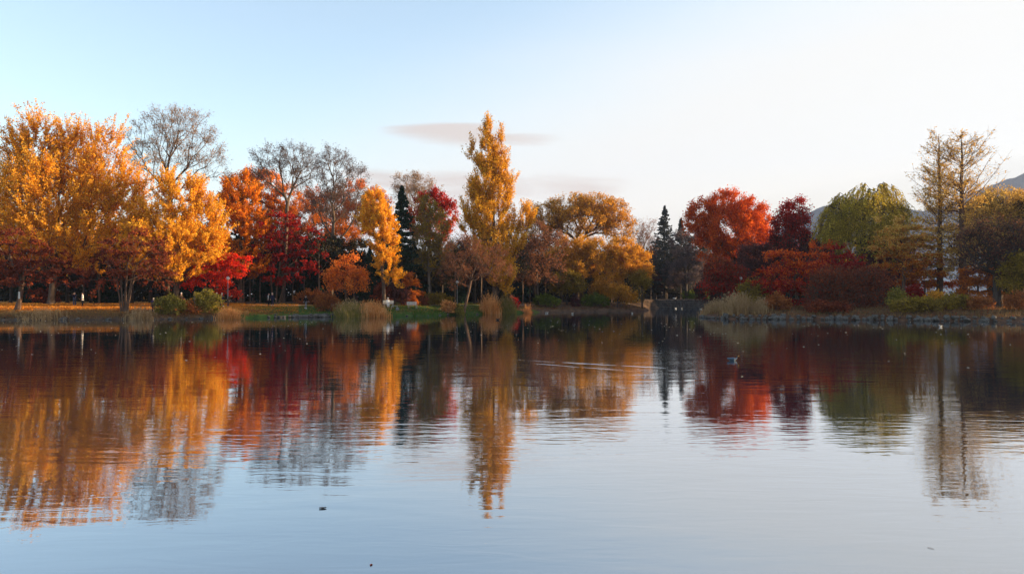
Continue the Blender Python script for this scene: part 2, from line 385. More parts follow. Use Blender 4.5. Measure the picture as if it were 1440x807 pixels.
def skel_mesh(pos, par, tips, rb, rmin=.02, pw=.5, mat=0):
    w = np.zeros(len(pos)); np.add.at(w, tips, 1)
    for i_ in range(len(pos)-1, 0, -1): w[par[i_]] += w[i_]
    w = np.maximum(w, .5); r = np.maximum(rmin, rb*(w/w[0])**pw)
    c = np.arange(1, len(pos)); a = par[1:]; ra = np.minimum(r[a], r[c]*1.5); big = r[c] > .07
    hgt = pos[a][:, 2]-pos[0, 2]; trunkflare = 1+.5*np.exp(-hgt/.5)*(a < 3); ra = ra*trunkflare
    out = []
    for msk, K in ((big, 7), (~big, 3)):
        if msk.any(): out.append((*tubes(pos[a][msk], pos[c][msk], ra[msk], r[c][msk], K), mat))
    return out
def lobe_points(lobes, n, D, depth=.85, shell=.5, zmin=None):
    out = []; w = np.array([l[2]*l[3] for l in lobes], float)**.9; w *= np.array([l[4] if len(l) > 4 else 1 for l in lobes]); w /= w.sum()
    cen = []
    for l, ww in zip(lobes, w):
        k = max(3, int(round(n*ww))); s = D/F; off = l[5] if len(l) > 5 else rng.normal(0, .12)*l[2]*s
        c = np.array([wx(l[0], D), D+off, wz(l[1], D)]); r = np.array([l[2]*s, l[2]*s*depth, l[3]*s])
        u = nrm(rng.normal(size=(k, 3)))*(rng.random((k, 1))**(1/3*(1+0)) * (1-shell)+shell*rng.random((k, 1))**.12)
        q = c+u*r*.93; out.append(q); cen.append(np.repeat(c[None], k, 0))
    return np.concatenate(out), np.concatenate(cen)
def twigs(T, cen, k, Ln, out_w, up_w, rnd_w, droop=0.0):
    n = len(T); A = np.repeat(T, k, 0); C = np.repeat(cen, k, 0); o_ = nrm((A-C)*[1, 1, .7])
    d = nrm(o_*out_w+np.array([0, 0, up_w])+rng.normal(size=(n*k, 3))*rnd_w); l = Ln*rng.uniform(.5, 1.25, (n*k, 1))
    M = A+d*l*.5; M[:, 2] -= droop*l[:, 0]*.15; E = A+d*l; E[:, 2] -= droop*l[:, 0]*.6
    M += rng.normal(size=M.shape)*.06*l
    return A, M, E
def on_curve(A, M, E, m_, lo=0.0):
    n = len(A); t = (lo+(1-lo)*rng.random((n, m_, 1))); a = A[:, None]; mm = M[:, None]; e = E[:, None]
    return np.where(t < .5, a+(mm-a)*t*2, mm+(e-mm)*(t*2-1)).reshape(-1, 3), t.reshape(-1)
STY = dict(
 ginkgo=dict(k=5, L=2.7, o=.75, u=.85, r=.22, dr=0, m=32, sig=.11, ls=.100, flat=0, asc=.9, tw=.009),
 round=dict(k=7, L=1.1, o=.8, u=.3, r=.55, dr=.15, m=20, sig=.22, ls=.102, flat=.1, asc=.5, tw=.008),
 maple=dict(k=6, L=1.1, o=1.0, u=-.02, r=.35, dr=.25, m=16, sig=.10, ls=.102, flat=.4, asc=.35, tw=.010, tier=1.1),
 poplar=dict(k=5, L=1.9, o=.38, u=1.0, r=.22, dr=0, m=26, sig=.13, ls=.098, flat=0, asc=1.2, tw=.012),
 bare=dict(k=7, L=1.8, o=.9, u=.5, r=.35, dr=.05, m=4, sig=.08, ls=.07, flat=0, asc=.6, tw=.007),
 sparse=dict(k=7, L=1.3, o=.8, u=.4, r=.5, dr=.1, m=5, sig=.12, ls=.10, flat=0, asc=.6, tw=.012),
 willow=dict(k=7, L=3.4, o=.42, u=-.9, r=.2, dr=.5, m=26, sig=.06, ls=.09, flat=0, asc=.3, tw=.008),
 bush=dict(k=6, L=.6, o=.9, u=.6, r=.5, dr=0, m=8, sig=.12, ls=.10, flat=0, asc=.3, tw=.008),
)
def tree(name, label, cat, base, D, fork, lobes, n, style, leaf, rb=.3, brk=None, depth=.85, shell=.5, group=None, stems=1, spread=0, part=('trunk', 'crown'), leafd=1.0,
         kk=None, LL=None, leaf2=None, alpha=.25, first=None, lean=None, dens=None, wob=.15, sag=.12):
    reseed(label+str(base)); S = dict(STY[style]); brk = brk or bark
    if kk: S['k'] = kk
    if LL: S['L'] = LL
    bx = wx(base, D); z0 = gz(bx, D)
    T, C = lobe_points(lobes, n, D, depth, shell)
    if S.get('tier'):
        h_ = S['tier']; q = np.round(T[:, 2]/h_+.25*np.sin(T[:, 0]*.7))*h_; T[:, 2] = T[:, 2]*.25+q*.75
    T[:, 2] = np.maximum(T[:, 2], z0+.25)
    loc = np.array([bx, D, z0]); T = T-loc; C = C-loc
    tp = np.array([wx(fork[0], D)-bx, 0, wz(fork[1], D)-z0])
    parts = []
    grp = np.argsort(T[:, 0]*1.0+rng.normal(0, .4, len(T))) if stems > 1 else np.arange(len(T))
    for s_ in range(stems):
        idx = grp[s_::1] if stems == 1 else np.array_split(grp, stems)[s_]
        u = 0 if stems == 1 else (s_/(stems-1)-.5)*2
        b0 = np.array([u*spread*.25, rng.normal(0, .1)*(stems > 1), -.15]); t0 = tp+np.array([u*spread, rng.normal(0, .3)*(stems > 1), 0])*(1 if stems > 1 else 0)
        pos, par, tips = skeleton(b0, t0, T[idx], alpha=alpha, asc=S['asc'], first=first if first is not None else (.45 if stems == 1 else .3), lean=lean, wob=wob, sag=sag)
        parts += skel_mesh(pos, par, tips, rb/math.sqrt(stems), rmin=.016)
    V, Q, M = join(parts)
    root = thing(name, label, cat, tuple(loc), group=group)
    link(part[0], quads_mesh(part[0], V, Q, [brk], M), root)
    A, Mm, E = twigs(T, C, S['k'], S['L'], S['o'], S['u'], S['r'], S['dr'])
    if style in ('ginkgo', 'poplar'):    # long straight leader shoots that break the outline
        q = T[:, 2] > np.median(T[:, 2])-.5; q &= rng.random(len(T)) < (.5 if style == 'ginkgo' else .25)
        ax = np.array([0, 0, tp[2]*.55]); dd = nrm(nrm(T[q]-ax)*([.85, .85, .5] if style == 'ginkgo' else [.55, .55, .5])+[0, 0, .42 if style == 'ginkgo' else 1.3]+rng.normal(size=(q.sum(), 3))*(.26 if style == 'ginkgo' else .12)); l = S['L']*rng.uniform(1.1, 1.75, (q.sum(), 1))
        A = np.concatenate([A]+[T[q]]*3); jit = [rng.normal(size=(q.sum(), 3))*.12 for _ in range(3)]
        Mm = np.concatenate([Mm]+[T[q]+dd*l*.5+j for j in jit]); E = np.concatenate([E]+[T[q]+dd*l+j*.5 for j in jit])
    cp = [(*tubes(A, Mm, np.full(len(A), S['tw']*1.3), np.full(len(A), S['tw']), 3), 0), (*tubes(Mm, E, np.full(len(A), S['tw']), np.full(len(A), S['tw']*.6), 3), 0)]
    if style in ('bare', 'sparse'):      # second order of fine twigs
        c_, t_ = on_curve(A, Mm, E, 4, .25); dd = nrm(np.repeat(E-A, 4, 0)); d2 = nrm(dd+rng.normal(size=dd.shape)*.6+[0, 0, .15]); l2 = S['L']*.42*rng.uniform(.4, 1.2, (len(c_), 1))
        E2 = c_+d2*l2; cp.append((*tubes(c_, E2, np.full(len(c_), S['tw']*.7), np.full(len(c_), S['tw']*.4), 3), 0))
        Lp, _ = on_curve(c_, (c_+E2)/2, E2, max(1, int(S['m']*leafd/2)) if S['m']*leafd >= 1 else 0, .4) if S['m']*leafd >= .5 else (np.zeros((0, 3)), 0)
    else:
        Lp, _ = on_curve(A, Mm, E, max(1, int(S['m']*leafd)), .05)
    Lp = Lp+rng.normal(size=Lp.shape)*[S['sig'], S['sig'], S['sig']*(.45 if style == 'maple' else 1)]
    Lp[:, 2] = np.maximum(Lp[:, 2], .08)
    nt = sum(len(c[1]) for c in cp)
    rn = [np.zeros(nt)]
    if len(Lp):
        f = S['flat']; LV, LQ = leaf_quads(Lp, np.full(len(Lp), S['ls']*(D/100)**.35), f)
        mi = 1
        if leaf2 is not None:
            lf2 = rng.random(len(Lp)) < (.5+.5*np.tanh((Lp[:, 2]-np.median(Lp[:, 2]))*.5+rng.normal(0, .6, len(Lp))))
            cp.append((LV, LQ, 1)); V, Q, M = join(cp); M[-len(LQ):][lf2] = 2
        else:
            cp.append((LV, LQ, 1)); V, Q, M = join(cp)
        rn.append(rng.random(len(Lp)))
    else: V, Q, M = join(cp)
    mats = [brk, LM[leaf]]+([LM[leaf2]] if leaf2 else [])
    link(part[1], quads_mesh(part[1], V, Q, mats, M, np.concatenate(rn)), root)
    return root
def conifer(name, label, base, D, top, half, leaf, low=.08, droop=.35, dens=1.0, group=None, rb=.22, ragged=.25, brk=None, z0=None, cat='tree'):
    reseed(label+str(base)); bx = wx(base, D); z0 = gz(bx, D) if z0 is None else z0; Hh = wz(top, D)-z0; W = half*D/F
    root = thing(name, label, cat, (bx, D, z0), group=group)
    zs = np.linspace(0, Hh, 12); tr = np.stack([rng.normal(0, .03, 12), rng.normal(0, .03, 12), zs-.1], 1)
    r = rb*(1-zs/Hh*.93); parts = [(*tubes(tr[:-1], tr[1:], r[:-1], r[1:], 7), 0)]
    A, E = [], []
    z = Hh*low
    while z < Hh*.985:
        f = (z-Hh*low)/(Hh*(1-low)); w = W*(1-f)**.9*(1-.3*math.exp(-f*14))
        k = rng.integers(6, 9)
        for j in range(k):
            a = rng.uniform(0, 2*math.pi); l = max(.08, w*rng.uniform(1-ragged*1.2, 1.08)); A.append((0, 0, z)); E.append((math.cos(a)*l, math.sin(a)*l, z+l*(.25-droop*(1-f)*1.2)+rng.normal(0, .08)))
        z += rng.uniform(.35, .55)*max(.5, Hh/22)
    A, E = np.array(A), np.array(E); Mm = (A+E)/2+[0, 0, .0]; Mm[:, 2] -= .04*np.linalg.norm(E-A, axis=1); l = np.linalg.norm(E-A, axis=1)
    parts.append((*tubes(A, E, np.maximum(.012, l*.013), np.full(len(A), .008), 3), 0))
    V, Q, M = join(parts); link('trunk', quads_mesh('trunk', V, Q, [brk or bark_dark], M), root)
    m_ = int(60*dens); t = rng.random((len(A), m_, 1))**.5; Pn = A[:, None]+(E-A)[:, None]*t; side = nrm(np.cross(E-A, [0, 0, 1.]))[:, None]
    Pn = Pn+side*rng.normal(0, 1, (len(A), m_, 1))*(.03+.22*l[:, None, None]*(1.05-t)*.8)+[0, 0, 1]*rng.normal(-.08, .08, (len(A), m_, 1))
    Pn = Pn.reshape(-1, 3); ld = np.repeat(nrm(E-A), m_, 0)
    LV, LQ = leaf_quads(Pn, np.full(len(Pn), .19), .35, aspect=.5)
    link('crown', quads_mesh('crown', LV, LQ, [LM[leaf]], None, rng.random(len(LQ))), root)
    return root
def larch(name, label, base, D, top, profile, leaf, rb=.34, group=None, dens=1.0):
    """tall straight trunk, thin up-curving limbs, gaps all through"""
    reseed(label+'x'); bx = wx(base, D); z0 = gz(bx, D); Hh = wz(top, D)-z0
    root = thing(name, label, 'tree', (bx, D, z0), group=group)
    zs = np.linspace(0, Hh, 24); tr = np.stack([np.cumsum(rng.normal(0, .04, 24)), np.cumsum(rng.normal(0, .03, 24)), zs-.1], 1)
    r = rb*(1-zs/Hh)**.8+.03; r[0] *= 1.3; parts = [(*tubes(tr[:-1], tr[1:], r[:-1], r[1:], 8), 0)]
    Am, Mm, Em = [], [], []
    z = Hh*.16
    while z < Hh*.99:
        f = z/Hh; w = np.interp(f, [q[0] for q in profile], [q[1] for q in profile])*D/F
        dn = .75*np.interp(f, [q[0] for q in profile], [q[2] for q in profile])
        c0 = np.array([np.interp(z, zs, tr[:, 0]), np.interp(z, zs, tr[:, 1]), z])
        for j in range(rng.integers(2, 5)):
            if rng.random() > dn+.35: continue
            a = rng.uniform(0, 2*math.pi); l = w*rng.uniform(.45, 1.12)+.2; up = rng.uniform(.25, 1.0)*(1 if f > .45 else .3)
            e = c0+np.array([math.cos(a)*l, math.sin(a)*l*.85, l*up]); mid = (c0+e)/2+rng.normal(0, .05*l, 3)-[0, 0, .10*l]
            parts_r = max(.015, l*.011); Am.append((c0, mid, e, parts_r, dn))
        z += rng.uniform(.22, .42)
    a = np.array([q[0] for q in Am]); mi = np.array([q[1] for q in Am]); e = np.array([q[2] for q in Am]); rr = np.array([q[3] for q in Am]); dn = np.array([q[4] for q in Am])
    parts += [(*tubes(a, mi, rr, rr*.7, 4), 0), (*tubes(mi, e, rr*.7, rr*.3, 3), 0)]
    V, Q, M = join(parts); link('trunk', quads_mesh('trunk', V, Q, [bark_red], M), root)
    k = 18; c_, t_ = on_curve(a, mi, e, k, .2); dd = nrm(np.repeat(e-a, k, 0)); ln = np.repeat(np.linalg.norm(e-a, axis=1), k)
    d2 = nrm(dd*.8+rng.normal(size=dd.shape)*[.7, .7, .55]+[0, 0, .2]); l2 = (.3+.22*ln)[:, None]*rng.uniform(.5, 1.2, (len(c_), 1)); E2 = c_+d2*l2
    cp = [(*tubes(c_, E2, np.full(len(c_), .012), np.full(len(c_), .007), 3), 0)]
    m_ = 7; Lp, _ = on_curve(c_, (c_+E2)/2, E2, m_, .1); keep = rng.random(len(Lp)) < np.repeat(np.repeat(dn, k), m_)*dens
    Lp = Lp[keep]+rng.normal(size=(keep.sum(), 3))*[.09, .09, .06]
    LV, LQ = leaf_quads(Lp, np.full(len(Lp), .095), .2); cp.append((LV, LQ, 1)); V, Q, M = join(cp)
    link('crown', quads_mesh('crown', V, Q, [bark_red, LM[leaf]], M, np.concatenate([np.zeros(len(V)*0+len(cp[0][1])), rng.random(len(LQ))])), root)
    return root
# ------------------------------------------------------------------ trees, left bank
GK = [(52, 240, 28, 58, 1.1, 0), (98, 248, 28, 58, 1.1, 1), (18, 262, 28, 52, 1, 1.5), (-25, 290, 34, 65, .8, 1), (134, 272, 28, 58, 1.1, 0), (162, 268, 22, 50, 1, -.5), (178, 300, 26, 52, 1, 0),
      (70, 300, 60, 50, 1, -2), (20, 330, 45, 40, 1, -2), (110, 335, 60, 42, 1, -2), (150, 360, 45, 32, 1, -2), (52, 188, 14, 22, 1.3, 0), (95, 200, 12, 22, 1.3, 0), (124, 206, 10, 20, 1.3, 1), (20, 212, 12, 22, 1.1, 0), (156, 212, 12, 22, .8, 0), (85, 290, 74, 72, 1, 0), (70, 345, 66, 36, .8, 0)]
tree('ginkgo_tree', 'huge broad golden ginkgo with spiky upright boughs, tallest tree on the left bank', 'tree', 72, 98, (80, 300), GK, 1000, 'ginkgo', 'ginkgo', rb=.42, depth=.9, first=.25, alpha=.4, sag=.05)
tree('ginkgo_tree', 'rounded bright yellow ginkgo with drooping layered boughs left of the scarlet maple', 'tree', 248, 96, (252, 300),
     [(250, 285, 30, 34, 1.2, 0), (215, 318, 34, 34, 1, 0), (285, 320, 32, 36, 1, 0), (240, 350, 58, 34, 1.2, -1), (282, 350, 36, 30, 1, -1), (205, 355, 30, 28, 1, 0), (245, 382, 50, 18, 1, -1), (235, 262, 14, 16, .8, 0), (270, 274, 14, 18, .8, 0)], 430, 'ginkgo', 'ginkgo_yellow', rb=.34, first=.25, LL=1.8, alpha=.4, sag=.03)
tree('broadleaf_tree', 'deep orange tree between the yellow ginkgo and the crimson maple', 'tree', 338, 108, (338, 330),
     [(338, 278, 26, 30, 1.2, 0), (322, 302, 28, 28, 1, 0), (352, 318, 26, 24, 1, 0), (340, 345, 34, 24, 1, 0), (355, 372, 26, 18, 1, -1), (330, 385, 36, 16, 1, 0), (368, 330, 10, 14, .8, 0)], 250, 'ginkgo', 'orange', rb=.32, LL=1.5, first=.3)
tree('maple_tree', 'dark rusty maple with leaning trunk at the left edge of the bank', 'tree', 24, 86, (34, 375),
     [(20, 352, 38, 30, 1, 0), (62, 370, 38, 24, 1, 0), (-20, 368, 38, 28, 1, 0), (40, 388, 48, 14, 1, 0), (95, 388, 24, 16, 1, 0), (-5, 335, 26, 18, 1, 0)], 190, 'maple', 'maroon', rb=.26, brk=bark_red, lean=(.1, 0, 0))
tree('maple_tree', 'dark russet maple with many slender stems from one root', 'tree', 175, 86, (177, 372),
     [(175, 345, 34, 20, 1, 0), (205, 352, 32, 20, 1, 0), (150, 372, 28, 20, 1, 0), (195, 375, 42, 18, 1, 0), (222, 385, 22, 16, 1, 0), (135, 395, 18, 10, .7, 0)], 150, 'maple', 'maroon', rb=.20, brk=bark_red, stems=7, spread=1.3, leafd=.75)
tree('maple_tree', 'bright scarlet maple glowing under the orange tree', 'tree', 303, 97, (306, 385),
     [(300, 360, 20, 12, 1, 0), (320, 380, 16, 12, 1.2, 0), (285, 376, 20, 12, 1, 0), (336, 366, 12, 10, 1, 0), (272, 396, 15, 9, .8, 0), (324, 402, 13, 9, 1, 0), (305, 388, 16, 9, .8, 0)], 140, 'maple', 'red', rb=.16, brk=bark_red)
tree('maple_tree', 'crimson maple with thin leaning trunks behind the strolling couple', 'tree', 388, 108, (395, 365),
     [(392, 318, 24, 16, 1.3, 0), (425, 332, 26, 18, 1, 0), (375, 345, 22, 22, 1, 0), (405, 352, 30, 20, 1, 0), (435, 358, 22, 18, 1, 0), (390, 382, 26, 16, 1, 0), (420, 384, 20, 12, .7, 0)], 210, 'maple', 'crimson', rb=.2, brk=bark, stems=3, spread=1.6)
tree('bare_tree', 'tall nearly bare tree with a wide airy crown behind the ginkgos', 'tree', 235, 116, (238, 262),
     [(215, 195, 38, 34, 1, 0), (262, 185, 38, 30, 1.2, 0), (240, 175, 34, 22, 1, 0), (285, 215, 26, 28, 1, 0), (235, 225, 50, 28, 1, 0), (190, 205, 20, 26, .8, 0), (300, 235, 16, 20, .7, 0)], 270, 'bare', 'sparse', rb=.34, brk=bark, alpha=.75, sag=.03, depth=.7, first=.55, leafd=1.4, LL=1.5)
tree('bare_tree', 'nearly bare tree with spreading grey crown above the orange trees', 'tree', 398, 122, (404, 285),
     [(378, 225, 24, 20, 1, 0), (410, 222, 26, 18, 1.2, 0), (435, 235, 18, 22, 1, 0), (395, 250, 36, 24, 1, 0), (362, 235, 10, 14, .6, 0)], 170, 'bare', 'grey', rb=.30, brk=bark, alpha=.75, sag=.03, depth=.75, LL=1.4, leafd=1)
tree('bare_tree', 'nearly bare fan-shaped tree with dark forked limbs left of the narrow yellow ginkgo', 'tree', 465, 118, (466, 335),
     [(470, 240, 26, 28, 1.2, 0), (495, 255, 20, 24, 1, 0), (450, 270, 26, 26, 1, 0), (485, 290, 34, 26, 1, 0), (465, 222, 16, 12, 1, 0), (440, 305, 22, 20, .7, 0)], 220, 'bare', 'grey', rb=.32, brk=bark, alpha=.75, sag=.03, depth=.75, LL=1.4, first=.5, leafd=1)
tree('broadleaf_tree', 'orange and brown tree rising behind the deep orange one', 'tree', 358, 128, (360, 320),
     [(340, 262, 30, 22, 1.1, 0), (375, 265, 32, 24, 1.1, 0), (405, 285, 24, 24, 1, 0), (350, 295, 40, 24, 1, 0), (385, 310, 34, 22, 1, 0), (352, 248, 16, 10, .9, 0), (318, 280, 12, 16, .8, 0)], 280, 'round', 'orange_brown', leaf2='orange', rb=.35)
tree('broadleaf_tree', 'salmon pink tree behind the fan-shaped bare tree', 'tree', 500, 134, (498, 330),
     [(500, 275, 32, 22, 1, 0), (530, 290, 20, 22, 1, 0), (460, 295, 34, 24, 1, 0), (505, 310, 38, 24, 1, 0), (440, 280, 18, 16, 1, 0)], 250, 'round', 'orange_brown', leaf2='salmon', rb=.35)
tree('broadleaf_tree', 'brown rusty tree in half shade above the crimson maple', 'tree', 428, 126, (428, 340),
     [(425, 305, 30, 22, 1, 0), (450, 325, 28, 24, 1, 0), (400, 325, 26, 24, 1, 0), (480, 335, 26, 24, 1, 0)], 170, 'round', 'orange_brown', rb=.3, leafd=.8)
tree('ginkgo_tree', 'narrow upright yellow ginkgo beside the dark green spruce', 'tree', 541, 104, (536, 330),
     [(526, 296, 17, 24, 1.1, 0), (536, 318, 21, 26, 1.1, 0), (540, 348, 18, 24, 1, 0), (545, 374, 16, 18, 1, 0), (515, 312, 11, 18, .8, 0), (552, 395, 12, 9, .7, 0), (530, 282, 9, 10, 1, 0)], 190, 'ginkgo', 'ginkgo_yellow', rb=.26, LL=1.2, first=.2)
conifer('spruce_tree', 'dark green pointed spruce between the narrow ginkgo and the pale slim tree', 565, 114, 260, 44, 'spruce')
tree('maple_tree', 'small orange-red tree with scattered coin-like leaves behind the reeds', 'tree', 487, 97, (486, 398),
     [(485, 378, 16, 14, 1, 0), (470, 392, 16, 14, 1, 0), (500, 388, 15, 14, 1, 0), (488, 400, 26, 10, 1, 0), (495, 368, 8, 8, .8, 0)], 62, 'round', 'coral', rb=.12, LL=.9, leafd=.75)
tree('broadleaf_tree', 'red tree with rounded top behind the slim pale tree', 'tree', 605, 132, (605, 330),
     [(605, 292, 24, 22, 1.1, 0), (628, 298, 16, 20, 1, 0), (590, 312, 20, 22, 1, 0), (615, 322, 24, 18, 1, 0), (618, 274, 12, 9, .8, 0)], 180, 'round', 'vermilion', rb=.3, leaf2='crimson')
tree('bare_tree', 'pale bare-twigged tree poking up behind the dark spruce', 'tree', 580, 138, (580, 300),
     [(572, 262, 16, 14, 1, 0), (592, 262, 14, 12, 1, 0), (580, 280, 24, 16, 1, 0), (604, 275, 10, 12, .7, 0)], 110, 'bare', 'sparse', rb=.22, brk=bark_pale, leafd=2, alpha=.75, sag=.03)
tree('slim_tree', 'slim pale tree with thin olive leaves and a light trunk right of the spruce', 'tree', 604, 115, (604, 370),
     [(600, 300, 12, 24, 1, 0), (610, 320, 18, 28, 1, 0), (594, 340, 16, 28, 1, 0), (607, 360, 22, 26, 1, 0), (622, 345, 12, 20, .8, 0)], 150, 'sparse', 'olive', rb=.2, brk=bark_pale, leafd=1.2, kk=8)
PO = [(688, 190, 7, 20, 1.1, 0), (686, 225, 17, 28, 1.2, 0), (700, 238, 14, 26, 1, 0), (680, 265, 22, 28, 1.1, 0), (702, 280, 18, 30, 1.1, 0), (672, 300, 20, 28, 1, 0), (690, 315, 30, 30, 1.1, 0), (706, 196, 3, 12, 1, 0),
      (665, 272, 8, 14, .8, 0), (695, 350, 34, 30, 1, 0), (705, 385, 20, 28, 1, 0), (664, 220, 5, 14, .7, 0), (719, 256, 6, 12, .7, 0), (735, 310, 15, 18, 1, 0), (722, 340, 17, 22, 1, 0), (655, 318, 11, 14, .8, 0), (712, 405, 10, 14, .8, 0)]
tree('poplar_tree', 'very tall narrow golden poplar towering over the middle of the bank', 'tree', 697, 114, (690, 205), PO, 640, 'poplar', 'poplar', rb=.42, depth=.95, first=.1, alpha=.12, wob=.06)
tree('bare_tree', 'low leafless brown tree with a pale leaning trunk on the lawn edge', 'tree', 652, 107, (664, 385),
     [(650, 355, 26, 18, 1, 0), (685, 362, 26, 18, 1, 0), (665, 375, 42, 18, 1, 0), (640, 385, 20, 16, 1, 0), (700, 385, 20, 14, .9, 0), (660, 342, 14, 10, .8, 0)], 170, 'bare', 'bronze', rb=.19, brk=bark_red, LL=1.2, leafd=1, first=.6)
tree('bare_tree', 'dusky brown tree with a few pale leaves between the poplar and the broad ochre tree', 'tree', 755, 130, (755, 370),
     [(755, 335, 24, 20, 1, 0), (775, 350, 24, 22, 1, 0), (740, 362, 24, 22, 1, 0), (765, 385, 32, 18, 1, 0), (735, 390, 16, 14, .8, 0)], 190, 'sparse', 'bronze', rb=.3, brk=bark_dark, leafd=1.1)
tree('broadleaf_tree', 'airy see-through tree with fanning limbs, tallest of the ochre trees', 'tree', 812, 150, (812, 345),
     [(800, 292, 30, 14, 1, 0), (838, 290, 30, 12, 1.2, 0), (860, 302, 22, 18, 1, 0), (770, 305, 24, 18, 1, 0), (815, 312, 50, 20, 1, 0), (872, 322, 18, 18, 1, 0), (755, 325, 16, 18, .8, 0)], 480, 'sparse', 'ochre', rb=.5, brk=bark_red, leafd=1.6, first=.5, depth=.7, LL=1.6, alpha=.6, sag=.03)
tree('broadleaf_tree', 'broad ochre tree with billowing rounded clumps at the point of the bank', 'tree', 818, 138, (820, 375),
     [(805, 348, 30, 16, 1.1, 0), (838, 352, 24, 15, 1, 0), (788, 365, 24, 14, 1, 0), (876, 350, 24, 14, 1.1, 0), (896, 370, 20, 18, 1.1, 0), (870, 378, 18, 14, 1, 0), (830, 374, 24, 14, 1, 0), (855, 398, 20, 15, 1, -2), (842, 410, 14, 9, .8, -2), (908, 385, 8, 12, .8, 0), (820, 370, 42, 24, .7, 0), (790, 384, 22, 16, .8, 0), (880, 362, 30, 18, .7, 0)], 520, 'round', 'ochre', rb=.5, first=.55, sag=.02, leafd=1.2)
tree('small_tree', 'small olive-green tree in front of the broad ochre tree', 'tree', 797, 134, (797, 405),
     [(796, 392, 18, 9, 1, 0), (806, 402, 16, 8, 1, 0), (786, 404, 12, 8, .9, 0)], 80, 'round', 'olive', rb=.16, brk=bark_dark)
tree('small_tree', 'little tree with yellowish drooping leaves at the end of the mud bank', 'tree', 868, 134, (870, 412),
     [(862, 410, 8, 6, 1, 0), (874, 412, 10, 6, 1, 0), (884, 416, 9, 5, .8, 0)], 45, 'round', 'ochre', rb=.10, brk=bark_dark)
tree('small_tree', 'slender dark-stemmed tree at the mouth of the inlet with olive leaves', 'tree', 903, 136, (903, 400),
     [(898, 392, 10, 8, 1, 0), (907, 394, 8, 8, 1, 0), (903, 402, 6, 5, .8, 0)], 40, 'round', 'olive', rb=.14, brk=bark_dark)
tree('bare_tree', 'pinkish bare-twigged tree against the sky at the back of the inlet', 'tree', 905, 186, (905, 375),
     [(895, 330, 12, 18, 1, 0), (912, 328, 11, 18, 1, 0), (905, 350, 18, 16, 1, 0)], 120, 'bare', 'bronze', rb=.22, brk=bark_red, leafd=1, alpha=.75, sag=.03)
# back of the inlet
conifer('fir_tree', 'ragged grey-green fir, tallest tree behind the inlet', 935, 180, 288, 38, 'fir', ragged=.42, dens=.9, droop=.15, rb=.4)
conifer('fir_tree', 'smaller ragged fir tucked against the big red tree', 958, 184, 304, 32, 'fir', ragged=.45, dens=.9, droop=.15, rb=.35)
tree('broadleaf_tree', 'shaded grey-brown tree left of the big red one', 'tree', 965, 176, (965, 360),
     [(960, 345, 20, 24, 1, 0), (985, 350, 20, 24, 1, 0), (972, 380, 28, 22, 1, 0), (948, 385, 16, 20, 1, 0)], 260, 'round', 'grey', rb=.4, brk=bark_dark, leafd=.8)
tree('broadleaf_tree', 'low maroon tree in deep shade behind the fence', 'tree', 922, 182, (922, 395),
     [(915, 388, 14, 14, 1, 0), (932, 392, 12, 14, 1, 0)], 90, 'round', 'plum', rb=.2, brk=bark_dark)
# ------------------------------------------------------------------ trees, right bank
RT = [(1025, 288, 34, 20, 1.1, 0), (990, 298, 26, 20, 1, 0), (1055, 305, 28, 26, 1.1, 0), (1020, 322, 46, 28, 1, 0), (1062, 340, 26, 28, 1, 0), (1035, 360, 38, 26, 1, 0), (1050, 388, 28, 22, 1, 0), (975, 312, 12, 16, .9, 0), (1078, 322, 12, 20, .9, 0), (1000, 345, 26, 22, .8, 0), (1032, 325, 48, 40, .8, 0)]
tree('broadleaf_tree', 'large dome-shaped flame-red tree right of the inlet', 'tree', 1034, 118, (1030, 345), RT, 760, 'round', 'vermilion', rb=.5, first=.4, kk=6, leafd=1.0)
tree('maple_tree', 'dull magenta-red small maple at the tip of the right bank', 'tree', 1016, 100, (1014, 395),
     [(1012, 382, 14, 16, 1, 0), (1028, 392, 16, 16, 1, 0), (1005, 400, 14, 12, 1, 0), (1040, 405, 14, 12, .8, 0)], 100, 'sparse', 'crimson', leaf2='maroon', rb=.13, leafd=1.6, LL=1.1)
tree('broadleaf_tree', 'dark wine-red tree with a thin pointed top right of the flame-red tree', 'tree', 1112, 106, (1112, 340),
     [(1110, 302, 12, 16, 1, 0), (1122, 316, 14, 16, 1, 0), (1102, 325, 16, 18, 1, 0), (1118, 345, 26, 20, 1, 0), (1128, 292, 6, 10, .7, 0), (1098, 350, 18, 18, 1, 0)], 190, 'round', 'plum', rb=.26, leaf2='crimson', brk=bark_dark)
tree('maple_tree', 'red maple with flat layered sprays over the stone edge', 'tree', 1122, 91, (1118, 390),
     [(1100, 360, 24, 14, 1, 0), (1135, 362, 28, 12, 1, 0), (1118, 380, 42, 16, 1, 0), (1085, 392, 22, 18, 1, 0), (1140, 395, 30, 16, 1, 0), (1105, 412, 30, 14, 1, 0), (1160, 352, 10, 8, .6, 0)], 260, 'maple', 'crimson', leaf2='vermilion', rb=.2, leafd=.9)
tree('maple_tree', 'pinkish red low tree in front of the willow', 'tree', 1180, 95, (1180, 375),
     [(1180, 358, 18, 12, 1, 0), (1190, 372, 22, 14, 1, 0), (1165, 380, 18, 16, 1, 0)], 110, 'maple', 'crimson', rb=.14, leafd=.8)
WI = [(1158, 322, 15, 10, 1.2, 0), (1170, 300, 16, 10, 1.2, 0), (1266, 300, 14, 14, 1.2, 0), (1262, 280, 12, 8, 1, 0), (1225, 262, 24, 9, 1.2, 0), (1195, 278, 24, 8, 1, 0), (1212, 275, 34, 16, 1.2, 0), (1240, 270, 22, 16, 1, 0), (1180, 295, 22, 14, 1.1, 0), (1220, 298, 44, 22, 1.1, 0), (1255, 295, 14, 22, 1, 0), (1168, 315, 16, 16, 1, 0), (1205, 325, 40, 20, .9, 0), (1245, 325, 22, 20, .9, 0)]
